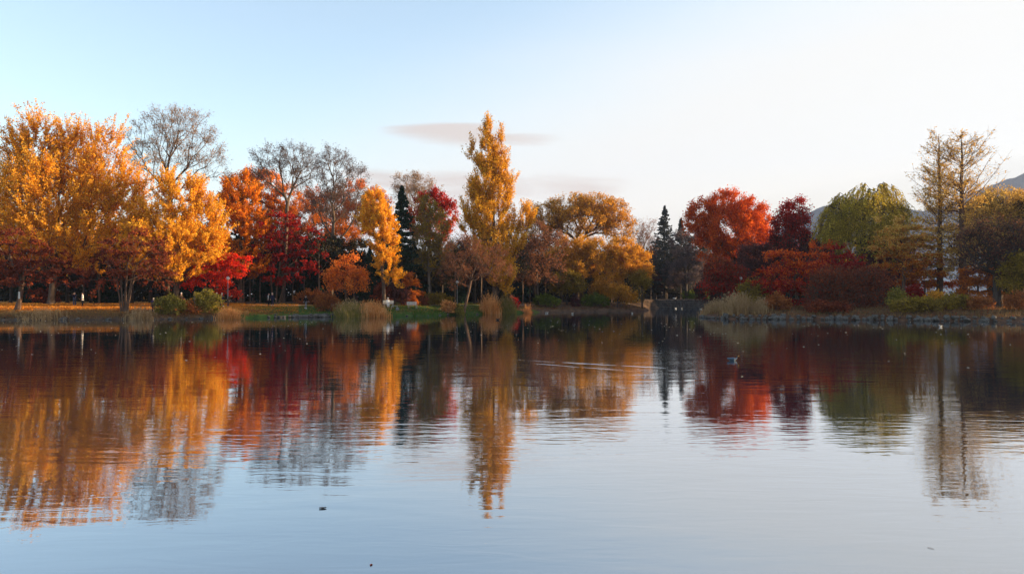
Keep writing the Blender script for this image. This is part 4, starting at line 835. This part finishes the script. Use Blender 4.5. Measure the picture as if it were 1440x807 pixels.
def person(label, loc, rz, pose, top, legs, shoe='black', hat=None, group=None, h=1.7, coat=False):
    J = joints(pose); root = thing('person', label, 'person', loc, rz, group=group); root.scale = (h/1.72,)*3
    names = list(J); ix = {k: i_ for i_, k in enumerate(names)}
    V = [J[k] for k in names]; E = [('pel', 'spi'), ('spi', 'che'), ('che', 'nec'), ('nec', 'hd0'), ('hd0', 'hd1'), ('hd1', 'hd2'), ('hd0', 'nose')]
    for n in 'LR': E += [('che', 'sh'+n), ('sh'+n, 'el'+n), ('el'+n, 'wr'+n), ('pel', 'hp'+n), ('hp'+n, 'kn'+n), ('kn'+n, 'an'+n), ('an'+n, 'to'+n)]
    E = [(ix[a], ix[b_]) for a, b_ in E]
    rr = dict(pel=(.15, .11), spi=(.13, .10), che=(.16, .11), nec=.055, hd0=.075, hd1=.088, hd2=.06, nose=.014)
    for n in 'LR': rr.update({'sh'+n: .055, 'el'+n: .042, 'wr'+n: .028, 'hp'+n: .088, 'kn'+n: .058, 'an'+n: .042, 'to'+n: .034})
    Rr = [rr[k] for k in names]
    for n, s in (('L', -1), ('R', 1)):        # palm and five bent fingers
        w = J['wr'+n]; d = nrm((w-J['el'+n])[None])[0]; sd = nrm(np.cross(d, [0, 1, .2])[None])[0]; pn = np.cross(sd, d)
        V.append(w+d*.075); Rr.append(.030); pi = len(V)-1; E.append((ix['wr'+n], pi))
        for f_ in range(4):
            o_ = (f_-1.5)*.021; L_ = (.070, .085, .080, .062)[f_]
            V += [w+d*.10+sd*o_, w+d*(.10+L_*.6)+sd*o_*1.1+pn*.008, w+d*(.10+L_)+sd*o_*1.1+pn*.028]; Rr += [.0105, .009, .007]; k = len(V); E += [(pi, k-3), (k-3, k-2), (k-2, k-1)]
        V += [w+d*.05-sd*.035, w+d*.10-sd*.055+pn*.02]; Rr += [.012, .009]; k = len(V); E += [(pi, k-2), (k-2, k-1)]
    bd = link('body', skin_mesh('body', V, E, Rr, skin_m), root)
    def shell(name, ks, es, rad, mat): 
        mp_ = {k: i_ for i_, k in enumerate(ks)}; link(name, skin_mesh(name, [J[k] if isinstance(k, str) else k for k in ks], [(mp_[a], mp_[b_]) for a, b_ in es], rad, mat), root)
    J['lo'] = J['pel']-np.array([0, 0, .02 if not coat else .32])
    J['weL'] = J['wrL']*.88+J['elL']*.12; J['weR'] = J['wrR']*.88+J['elR']*.12; J['nk'] = J['nec']-(0, 0, .03)
    shell('jacket', ['pel', 'lo', 'spi', 'che', 'nk', 'shL', 'elL', 'weL', 'shR', 'elR', 'weR'], [('pel', 'lo'), ('pel', 'spi'), ('spi', 'che'), ('che', 'nk'), ('che', 'shL'), ('shL', 'elL'), ('elL', 'weL'), ('che', 'shR'), ('shR', 'elR'), ('elR', 'weR')],
          [(.185, .145), (.19, .15), (.165, .13), (.19, .14), .075, .085, .066, .05, .085, .066, .05], CL[top])
    J['tp'] = J['pel']+(0, 0, .02)
    shell('trousers', ['tp', 'hpL', 'knL', 'anL', 'hpR', 'knR', 'anR'], [('tp', 'hpL'), ('hpL', 'knL'), ('knL', 'anL'), ('tp', 'hpR'), ('hpR', 'knR'), ('knR', 'anR')], [(.16, .13), .105, .078, .062, .105, .078, .062], CL[legs])
    for n in 'LR': link('shoe', skin_mesh('shoe', [J['an'+n]-(0, -.02, .03), J['an'+n]*.5+J['to'+n]*.5-(0, 0, .01), J['to'+n]], [(0, 1), (1, 2)], [.05, .05, .044], CL[shoe]), root)
    hp_ = J['hd1']; MB().ball((hp_[0], hp_[1]+.030, hp_[2]+.040), .102, (.92, .98, .98)).build('hat' if hat else 'hair', CL[hat] if hat else hair_m, root, True)
    for s in (-1, 1): MB().ball((hp_[0]+s*.035, hp_[1]-.083, hp_[2]-.035), .011).build('eye', hair_m, bd, True)
    MB().ball((hp_[0], hp_[1]-.080, hp_[2]-.085), .016, (1.5, .5, .4)).build('mouth', surf('lips', (.40, .12, .10)), bd, True)
    for s in (-1, 1): MB().ball((hp_[0]+s*.088, hp_[1]+.005, hp_[2]-.04), .022, (.4, .8, 1.2)).build('ear', skin_m, bd, True)
    return root
def at(px_, D, dz=0.0): x = wx(px_, D); return (x, D, gz(x, D)+dz)
person('person in dark clothes raising a phone, left of the pair on the orange leaves', at(105, 93), .3, 'photo', 'navy', 'denim')
person('person in a white jacket and dark trousers beside the one with a phone', at(116, 92.5), -.9, 'stand', 'white', 'black', h=1.72)
person('person in dark purple coat standing left of the yellow-green shrub', at(216, 86.5), .4, 'stand', 'purple', 'black', hat='cream', coat=True)
person('person with a white cap half hidden behind the yellow-green shrubs', at(255, 92.5), 1.2, 'walk', 'brown', 'black', hat='white')
person('person in grey seen between ginkgo trunk and scarlet maple', at(273.5, 98), -1.0, 'stand', 'grey', 'denim', hat='grey')
person('person in black at the left of the three walkers under the scarlet maple', at(305, 95), 1.5, 'walk', 'black', 'black', hat='cream')
person('person in navy with pale shoes in the middle of the three walkers', at(312, 94), -1.5, 'walk', 'navy', 'navy', 'white', hat='cream')
person('person in brown bending forward at the right of the three walkers', at(321, 94.5), 1.5, 'bend', 'brown', 'brown', 'tan')
person('person in black with a white scarf stripe, left of the strolling couple', at(378, 99), 1.2, 'stand', 'black', 'black', coat=True)
person('person in navy coat, right of the strolling couple', at(383, 99.6), 1.3, 'walk', 'navy', 'navy', 'white', hat='cream', coat=True)
person('lone walker in black top and light trousers on the lawn', at(430, 96.5), 1.0, 'walk', 'black', 'grey', 'white')
person('person in black sitting low behind the green reeds', at(469, 98, .05), -.3, 'sit', 'black', 'navy', hat='white')
person('person in white sitting on the left white bench', at(545.5, 102.2, .02), .3, 'sit', 'white', 'white', 'grey', hat='white')
person('person in black with pale hat walking behind the rail fence', at(931, 176.5), 1.4, 'walk', 'black', 'black', hat='cream')
scarf = MB().tube([(0, 0, 0), (.01, -.01, -.25), (0, 0, -.55)], [.035, .04, .035], 8).build('scarf', CL['white']); scarf.location = (wx(378, 99)-.02, 98.80, gz(wx(378, 99), 99)+1.42); tag(scarf, 'narrow white scarf hanging down the front of the black coat', 'scarf')

# ------------------------------------------------------------------ benches, lamps, small things
white_p = surf('white_paint', (.66, .65, .62), (.78, .77, .74), 5, .5); worn_p = surf('worn_white_paint', (.30, .28, .25), (.58, .56, .52), 3, .7)
def bench(label, px_, D, rz):
    r_ = thing('bench', label, 'bench', at(px_, D), rz); r_.scale = (.88, .95, .95)
    for k in range(4): MB().box((0, -.22+k*.13, .44), (1.7, .11, .035), .008).build('seat_slat', worn_p, r_)
    for k in range(4): MB().box((0, .27+k*.018, .56+k*.125), (1.7, .03, .11), .008, rx=-.15).build('back_slat', worn_p, r_)
    for s in (-1, 1):
        for y_ in (-.2, .2): MB().box((s*.68, y_, .21), (.06, .07, .43), .01).build('leg', worn_p, r_)
        MB().box((s*.68, .345, .70), (.05, .04, .56), .01, rx=-.15).build('back_support', worn_p, r_)
        MB().box((s*.74, 0, .66), (.06, .5, .04), .01).build('armrest', worn_p, r_)
bench('white slatted bench with a person in white on it', 546.5, 102.6, .3)
bench('white slatted bench standing free on the path behind the lawn', 580, 104.5, .5)
tbl = thing('table', 'low white table right of the occupied bench', 'table', at(554.5, 101.6), .2)
MB().box((0, 0, .42), (.9, .45, .05), .01).build('table_top', worn_p, tbl)
for s in (-1, 1):
    for t_ in (-1, 1): MB().box((s*.38, t_*.17, .20), (.05, .05, .40), .01).build('leg', worn_p, tbl)
bag = thing('bag', 'pale grey bag on the grass right of the white table', 'bag', at(559, 101)); MB().box((0, 0, .17), (.44, .20, .34), .07, .2).build('pouch', CL['grey'], bag); MB().tube([(-.13, 0, .32), (-.08, 0, .48), (.08, 0, .48), (.13, 0, .32)], [.015]*4, 6).build('handle', CL['grey'], bag, True)
metal = surf('lamp_metal', (.16, .16, .165), (.24, .24, .24), 6, .5)
def lamp(label, px_, D, ytop):
    r_ = thing('street_lamp', label, 'street lamp', at(px_, D)); z = wz(ytop, D)-r_.location.z
    MB().tube([(0, 0, -.1), (0, 0, .25), (0, 0, .3), (0, 0, z-.3)], [.11, .10, .055, .045], 10).build('pole', metal, r_, True)
    gb = MB().ball((0, 0, z), .24, (1, 1, 1.05), 14).build('globe', white_p, r_, True)
    MB().tube([(0, 0, z+.2), (0, 0, z+.27), (0, 0, z+.33)], [.16, .13, .02], 12).build('cap', metal, gb, True)
lamp('park lamp with white globe in front of the scarlet maple', 320.5, 95.5, 391.5)
lamp('park lamp with white globe in front of the flame-red tree', 1041.5, 99, 391.5)
lamp('park lamp with white globe left of the magenta-red maple', 999.5, 150, 393.5)
lamp('park lamp standing in the shade left of the pale leaning trunk', 643, 116, 397)
sg = thing('sign', 'narrow white notice board fixed beside the leaning maple trunk', 'sign', at(27, 85.6)); MB().box((0, 0, 1.75), (.20, .03, .80), .01).build('panel', white_p, sg); MB().box((0, .05, 1.05), (.05, .05, 2.2), .01).build('post', bark_dark, sg)

# ------------------------------------------------------------------ birds
def bird(label, loc, rz, body, head, scale=1.0, beak=(.5, .25, .05), group=None):
    key = str(body)+str(head)
    r_ = thing('duck', label, 'duck', loc, rz, group=group); r_.scale = (scale,)*3
    bm_ = surf('plumage', tuple(c*.7 for c in body), body, 14, .7); hm_ = surf('head_plumage', head, head, 14, .6)
    V = [(0, .02, .07), (0, .12, .08), (0, .21, .11), (0, .28, .145), (0, -.07, .075), (0, -.15, .09), (0, -.185, .145), (0, -.19, .195), (0, -.205, .235)]
    me = skin_mesh('body', V, [(0, 1), (1, 2), (2, 3), (0, 4), (4, 5), (5, 6), (6, 7), (7, 8)], [.095, .08, .05, .014, .09, .062, .034, .030, .045], bm_, 2)
    me.materials.append(hm_)
    for p_ in me.polygons:
        if p_.center[2] > .165 and p_.center[1] < 0: p_.material_index = 1
    link('body', me, r_)
    for s in (-1, 1): MB().ball((s*.075, .05, .105), .11, (.22, 1.25, .48)).build('wing', surf('wing_plumage', tuple(c*.55 for c in body), tuple(c*.9 for c in body), 20, .7), r_, True)
    MB().tube([(0, -.25, .235), (0, -.29, .228), (0, -.32, .222)], [.018, .017, .006], 8).build('beak', surf('beak', beak), r_, True)
    return r_
def WD(px_, py): D = CH*F/(py-HZ); return (wx(px_, D), D, 0.0)
bird('blue-grey duck with white edges floating alone before the flame-red reflection', WD(1030, 507), 1.4, (.10, .14, .19), (.03, .045, .06), .8)
bird('white water bird by the right stone edge', WD(1322, 459.5), -1.2, (.45, .45, .46), (.5, .5, .5), .8)
for k, (x_, y_) in enumerate(((769, 440.5), (805, 441.5), (889, 441))):
    bird(('left', 'middle', 'right')[k]+'most of the three pale ducks off the mud bank', WD(x_, y_), 1.5-k, (.70, .68, .62), (.60, .58, .52), 1.0)
for k, (x_, y_) in enumerate(((950, 434.2), (958.5, 434.2), (985.5, 435))):
    bird(('left', 'middle', 'right')[k]+'most of the three white ducks in the dark inlet', WD(x_, y_), k-1.0, (.72, .72, .70), (.7, .7, .68), 1.15)
bird('small dark duck off the bright orange reeds', WD(700, 450), 1.3, (.04, .035, .03), (.02, .03, .03), .95)
bird('white bird standing on the coping of the inlet wall', (wx(949, 171.6), 171.7, 2.11), 1.4, (.75, .75, .74), (.75, .75, .74), 1.7)
def curl(name, label, cat, px_, py, ln, mat, rz):
    x_, D, _ = WD(px_, py); mb_ = MB(); n_ = 9; V = []
    for k in range(n_):
        t_ = k/(n_-1); w = .30*ln*math.sin(math.pi*min(1, t_*1.02))**.7+.002
        for j in (-1, 0, 1): V.append((ln*(t_-.5), j*w, .001+.09*ln*abs(j)*(1-t_*.4)+.20*ln*(t_-.45)**2))
    V2 = [(a, b_, c_+.004) for a, b_, c_ in V]; m_ = len(V); Fs = [(k*3+j, k*3+j+1, k*3+j+4, k*3+j+3) for k in range(n_-1) for j in (0, 1)]
    mb_.add(V+V2, [f[::-1] for f in Fs]+[tuple(i_+m_ for i_ in f) for f in Fs])
    o_ = link(name, mb_.mesh(name, mat, True), None, (x_, D, .0), rz); return tag(o_, label, cat)
dleaf = surf('wet_leaf', (.012, .009, .008), (.03, .02, .015), 30, .5)
curl('leaf', 'dark curled leaf floating alone in the foreground', 'leaf', 455, 713.5, .085, dleaf, .2)
curl('leaf', 'tiny reddish leaf afloat at the bottom left of centre', 'leaf', 523, 792, .03, LM['litter_red'], 1.0)
tw_ = MB().tube([(-.028, .01, .003), (0, 0, .006), (.03, -.012, .003)], [.0016, .002, .0012], 6).build('twig', bark_red, None, True); tw_.location = WD(1306, 769); tw_.rotation_euler[2] = -.5; tag(tw_, 'short brown twig floating at the lower right', 'twig')

# ------------------------------------------------------------------ pale building glimpsed beyond the larches
bl = thing('building', 'pale block of flats glimpsed between the two larch trunks', 'building', (wx(1352, 330), 330, 1.5))
wallm = surf('pale_wall', (.46, .48, .52), (.54, .56, .60), .6, .85); glass_m = surf('window_glass', (.06, .08, .11), (.10, .13, .17), 1, .2); roofm = surf('roof_sheet', (.30, .31, .33), (.36, .37, .40), 1, .7); sun_tint_m = surf('sun_tint_wall', (.70, .42, .22), (.78, .50, .28), .6, .85)
MB().box((0, 0, 15), (20, 12, 30), .05).build('wall', wallm, bl)
MB().box((0, 0, 30.4), (21, 13, .9), .1).build('roof', roofm, bl)
MB().box((-2.2, -6.6, 9), (2.6, 1.2, 18), .05).build('sun_tint_strip', sun_tint_m, bl)  # added strip, its orange colour stands for low sun on the corner
for fl in range(8):
    for k in range(6):
        w_ = MB().box((-8.3+k*3.2+(1.0 if k > 1 else 0), -6.02, 3+fl*3.4), (1.5, .12, 1.5), .02).build('window', glass_m, bl)

# ------------------------------------------------------------------ hills on the right
ridge_px = np.array([(1040, 416), (1085, 330), (1110, 312), (1130, 303), (1150, 294), (1170, 288), (1190, 292), (1215, 306), (1240, 312), (1270, 304), (1300, 296), (1340, 284), (1375, 270), (1400, 258), (1425, 247), (1450, 238), (1500, 222), (1560, 206), (1640, 196), (1720, 205), (1850, 235), (2000, 300), (2100, 400)], float)
def hill(D0, rp, rough, name_seed):
    pxs = np.arange(rp[0, 0], rp[-1, 0], 3.0); yr = np.interp(pxs, rp[:, 0], rp[:, 1])
    r_ = np.random.default_rng(name_seed); nz = np.zeros(len(pxs))
    for f_ in (.02, .05, .11, .23, .5): nz += np.sin(pxs*f_*2+r_.uniform(0, 6))*rough/(f_*30+.6)
    ts = np.linspace(-1, 1, 41); V = []
    for t_ in ts:
        D = D0+t_*(1000 if t_ > 0 else 1200); X_ = (pxs-720)/F*D0*(1+.12*t_); h_ = np.maximum((HZ-yr+nz)/F*D0, 0)*np.cos(t_*math.pi/2)**1.15
        h_ = h_*(1+.10*np.sin(pxs*.05+t_*7)*(1-abs(t_))*abs(t_)*4)
        V.append(np.stack([X_, np.full(len(pxs), D)+30*np.sin(pxs*.07), h_-4], 1))
    V = np.stack(V, 1); k, m_ = V.shape[:2]; i_ = (np.arange(k-1)[:, None]*m_+np.arange(m_-1)[None]).ravel()
    return quads_mesh('hill', V, np.stack([i_, i_+m_, i_+m_+1, i_+1], 1), [], smooth=True)
hm, N, L = newmat('hill_forest'); g = N.new('ShaderNodeNewGeometry'); no = N.new('ShaderNodeTexNoise'); no.inputs['Scale'].default_value = .018; no.inputs['Detail'].default_value = 9; L.new(g.outputs['Position'], no.inputs['Vector'])
r = ramp(N, [(.3, (.018, .026, .035)), (.5, (.04, .042, .05)), (.7, (.085, .065, .055))]); L.new(no.outputs[0], r.inputs[0]); d = N.new('ShaderNodeBsdfDiffuse'); L.new(r.outputs[0], d.inputs[0])  # bluish cast of distance haze is put into the forest colours
b = N.new('ShaderNodeBump'); b.inputs['Distance'].default_value = 14; L.new(no.outputs[0], b.inputs['Height']); L.new(b.outputs[0], d.inputs['Normal']); o = N.new('ShaderNodeOutputMaterial'); L.new(d.outputs[0], o.inputs[0])
hme = hill(2400, ridge_px, 2.2, 5); hme.materials.append(hm); tag(link('hill', hme), kind='structure')
# ------------------------------------------------------------------ haze
AIR = True
if AIR:
    hz, N, L = newmat('air_haze'); pv = N.new('ShaderNodeVolumePrincipled'); pv.inputs['Color'].default_value = (.55, .68, 1.0, 1); pv.inputs['Density'].default_value = .00012; pv.inputs['Anisotropy'].default_value = .2
    o = N.new('ShaderNodeOutputMaterial'); L.new(pv.outputs[0], o.inputs['Volume'])
    tag(MB().add([(x, y, z) for z in (-3, 450) for x, y in ((-5400, -5400), (5400, -5400), (5400, 5600), (-5400, 5600))], [(3, 2, 1, 0), (4, 5, 6, 7), (0, 1, 5, 4), (1, 2, 6, 5), (2, 3, 7, 6), (3, 0, 4, 7)]).build('haze', hz), kind='stuff')
# ------------------------------------------------------------------ sky and sun
SAZ, SEL = R(84), R(9)               # sun azimuth clockwise from the view direction, and its height
w = bpy.data.worlds.new('World'); scn.world = w; w.use_nodes = True; nt = w.node_tree; N, L = nt.nodes, nt.links; N.clear()
sky = N.new('ShaderNodeTexSky'); sky.sky_type = 'NISHITA'; sky.sun_disc = False; sky.sun_elevation = SEL; sky.sun_rotation = SAZ
sky.air_density = 1.0; sky.dust_density = .6; sky.ozone_density = 1.2; sky.altitude = 50
tc = N.new('ShaderNodeTexCoord'); sp = N.new('ShaderNodeSeparateXYZ'); L.new(tc.outputs['Generated'], sp.inputs[0])
# thin bright veil of cirrus on the sun side
vd = math_n(N, L, 'SUBTRACT', math_n(N, L, 'MULTIPLY', sp.outputs['X'], .42), sp.outputs['Z'])
mp = N.new('ShaderNodeMapping'); mp.inputs['Scale'].default_value = (1.6, 1.6, 7); L.new(tc.outputs['Generated'], mp.inputs[0])
no = N.new('ShaderNodeTexNoise'); no.inputs['Scale'].default_value = 1.3; no.inputs['Detail'].default_value = 5; L.new(mp.outputs[0], no.inputs[0])
vv = math_n(N, L, 'MULTIPLY_ADD', no.outputs['Fac'], .10, vd)
mr = N.new('ShaderNodeMapRange'); mr.interpolation_type = 'SMOOTHSTEP'; mr.inputs['From Min'].default_value = -.36; mr.inputs['From Max'].default_value = -.06; mr.inputs['To Min'].default_value = .15; mr.inputs['To Max'].default_value = .97; L.new(vv, mr.inputs['Value'])
def mixc(f, a, b_):
    x = N.new('ShaderNodeMix'); x.data_type = 'RGBA'
    for i_, q in ((0, f), (6, a), (7, b_)):
        if isinstance(q, (tuple, float)): x.inputs[i_].default_value = q
        else: L.new(q, x.inputs[i_])
    return x.outputs[2]
VEIL = (2.22, 2.20, 2.15, 1)
c = mixc(mr.outputs[0], sky.outputs[0], VEIL)
# low flat cloud bars over the middle of the far bank
def bar(az, el, haz, hel, seed):
    """soft patch factor centred on a direction"""
    ang = N.new('ShaderNodeMath'); ang.operation = 'ARCTAN2'; L.new(sp.outputs['X'], ang.inputs[0]); L.new(sp.outputs['Y'], ang.inputs[1])
    el_ = math_n(N, L, 'ARCSINE', sp.outputs['Z'])
    m1 = N.new('ShaderNodeMapping'); m1.inputs['Scale'].default_value = (5, 5, 42); m1.inputs['Location'].default_value = (seed, seed*2, seed); L.new(tc.outputs['Generated'], m1.inputs[0])
    n_ = N.new('ShaderNodeTexNoise'); n_.inputs['Scale'].default_value = 1; n_.inputs['Detail'].default_value = 8; n_.inputs['Distortion'].default_value = .6; L.new(m1.outputs[0], n_.inputs[0])
    a = math_n(N, L, 'POWER', math_n(N, L, 'ABSOLUTE', math_n(N, L, 'MULTIPLY', math_n(N, L, 'SUBTRACT', ang.outputs[0], R(az)), 1/R(haz))), 2.0)
    b_ = math_n(N, L, 'POWER', math_n(N, L, 'ABSOLUTE', math_n(N, L, 'MULTIPLY', math_n(N, L, 'SUBTRACT', el_, R(el)), 1/R(hel))), 2.0)
    s = math_n(N, L, 'SUBTRACT', 1.0, math_n(N, L, 'ADD', a, b_)); s = math_n(N, L, 'ADD', s, math_n(N, L, 'MULTIPLY_ADD', n_.outputs['Fac'], 4.4, -2.1))
    q = N.new('ShaderNodeMapRange'); q.interpolation_type = 'SMOOTHSTEP'; q.inputs['From Min'].default_value = -.1; q.inputs['From Max'].default_value = 1.5; q.inputs['To Max'].default_value = .85; L.new(s, q.inputs['Value']); return q.outputs[0]
gq = math_n(N, L, 'MULTIPLY_ADD', sp.outputs['Z'], -8.0, 1.35); gx_ = math_n(N, L, 'SUBTRACT', 1.0, math_n(N, L, 'MULTIPLY', math_n(N, L, 'POWER', math_n(N, L, 'ABSOLUTE', math_n(N, L, 'SUBTRACT', sp.outputs['X'], .42)), 2.0), 4.5))
gm = N.new('ShaderNodeClamp'); L.new(math_n(N, L, 'MULTIPLY', math_n(N, L, 'MAXIMUM', gq, 0.0), math_n(N, L, 'MAXIMUM', gx_, 0.0)), gm.inputs[0])
c = mixc(math_n(N, L, 'MULTIPLY', gm.outputs[0], .75), c, (2.6, 2.25, 1.65, 1))
CLOUD = (1.78, 1.52, 1.38, 1)
for az, el, haz, hel, sd in ((-5.0, 12.3, 4.2, .95, 1.3), (0.5, 12.0, 3.5, .6, 4.1), (-3.4, 8.7, 6, 1.2, 7.7), (3.4, 8.4, 5.5, .95, 2.9), (-9.6, 8.9, 3.5, 1.0, 5.5)):
    c = mixc(bar(az, el, haz, hel, sd), c, CLOUD)
bg = N.new('ShaderNodeBackground'); bg.inputs['Strength'].default_value = .14; L.new(c, bg.inputs[0]); wo = N.new('ShaderNodeOutputWorld'); L.new(bg.outputs[0], wo.inputs[0])
sl = bpy.data.lights.new('sun', 'SUN'); sl.energy = 5; sl.angle = R(.6); sl.color = (1, .74, .43)
so = bpy.data.objects.new('sun', sl); col.objects.link(so)
dv = mathutils.Vector((math.sin(SAZ)*math.cos(SEL), math.cos(SAZ)*math.cos(SEL), math.sin(SEL))); so.rotation_euler = dv.to_track_quat('Z', 'Y').to_euler(); so.location = (60, 20, 60)
# ------------------------------------------------------------------ camera
cam = bpy.data.cameras.new('camera'); cam.sensor_width = 36; cam.lens = 36*F/1440; cam.clip_end = 20000; cam.clip_start = .1
co = bpy.data.objects.new('camera', cam); col.objects.link(co); co.location = (0, 0, CH); co.rotation_euler = (R(90)+math.atan(14.5/F), 0, 0); scn.camera = co
scn.view_settings.view_transform = 'Standard'; scn.view_settings.look = 'None'; scn.view_settings.exposure = 1.65; scn.view_settings.gamma = 1
scn.cycles.max_bounces = 6; scn.cycles.diffuse_bounces = 2; scn.cycles.glossy_bounces = 3; scn.cycles.transmission_bounces = 3; scn.cycles.volume_bounces = 0; scn.cycles.caustics_reflective = False; scn.cycles.caustics_refractive = False
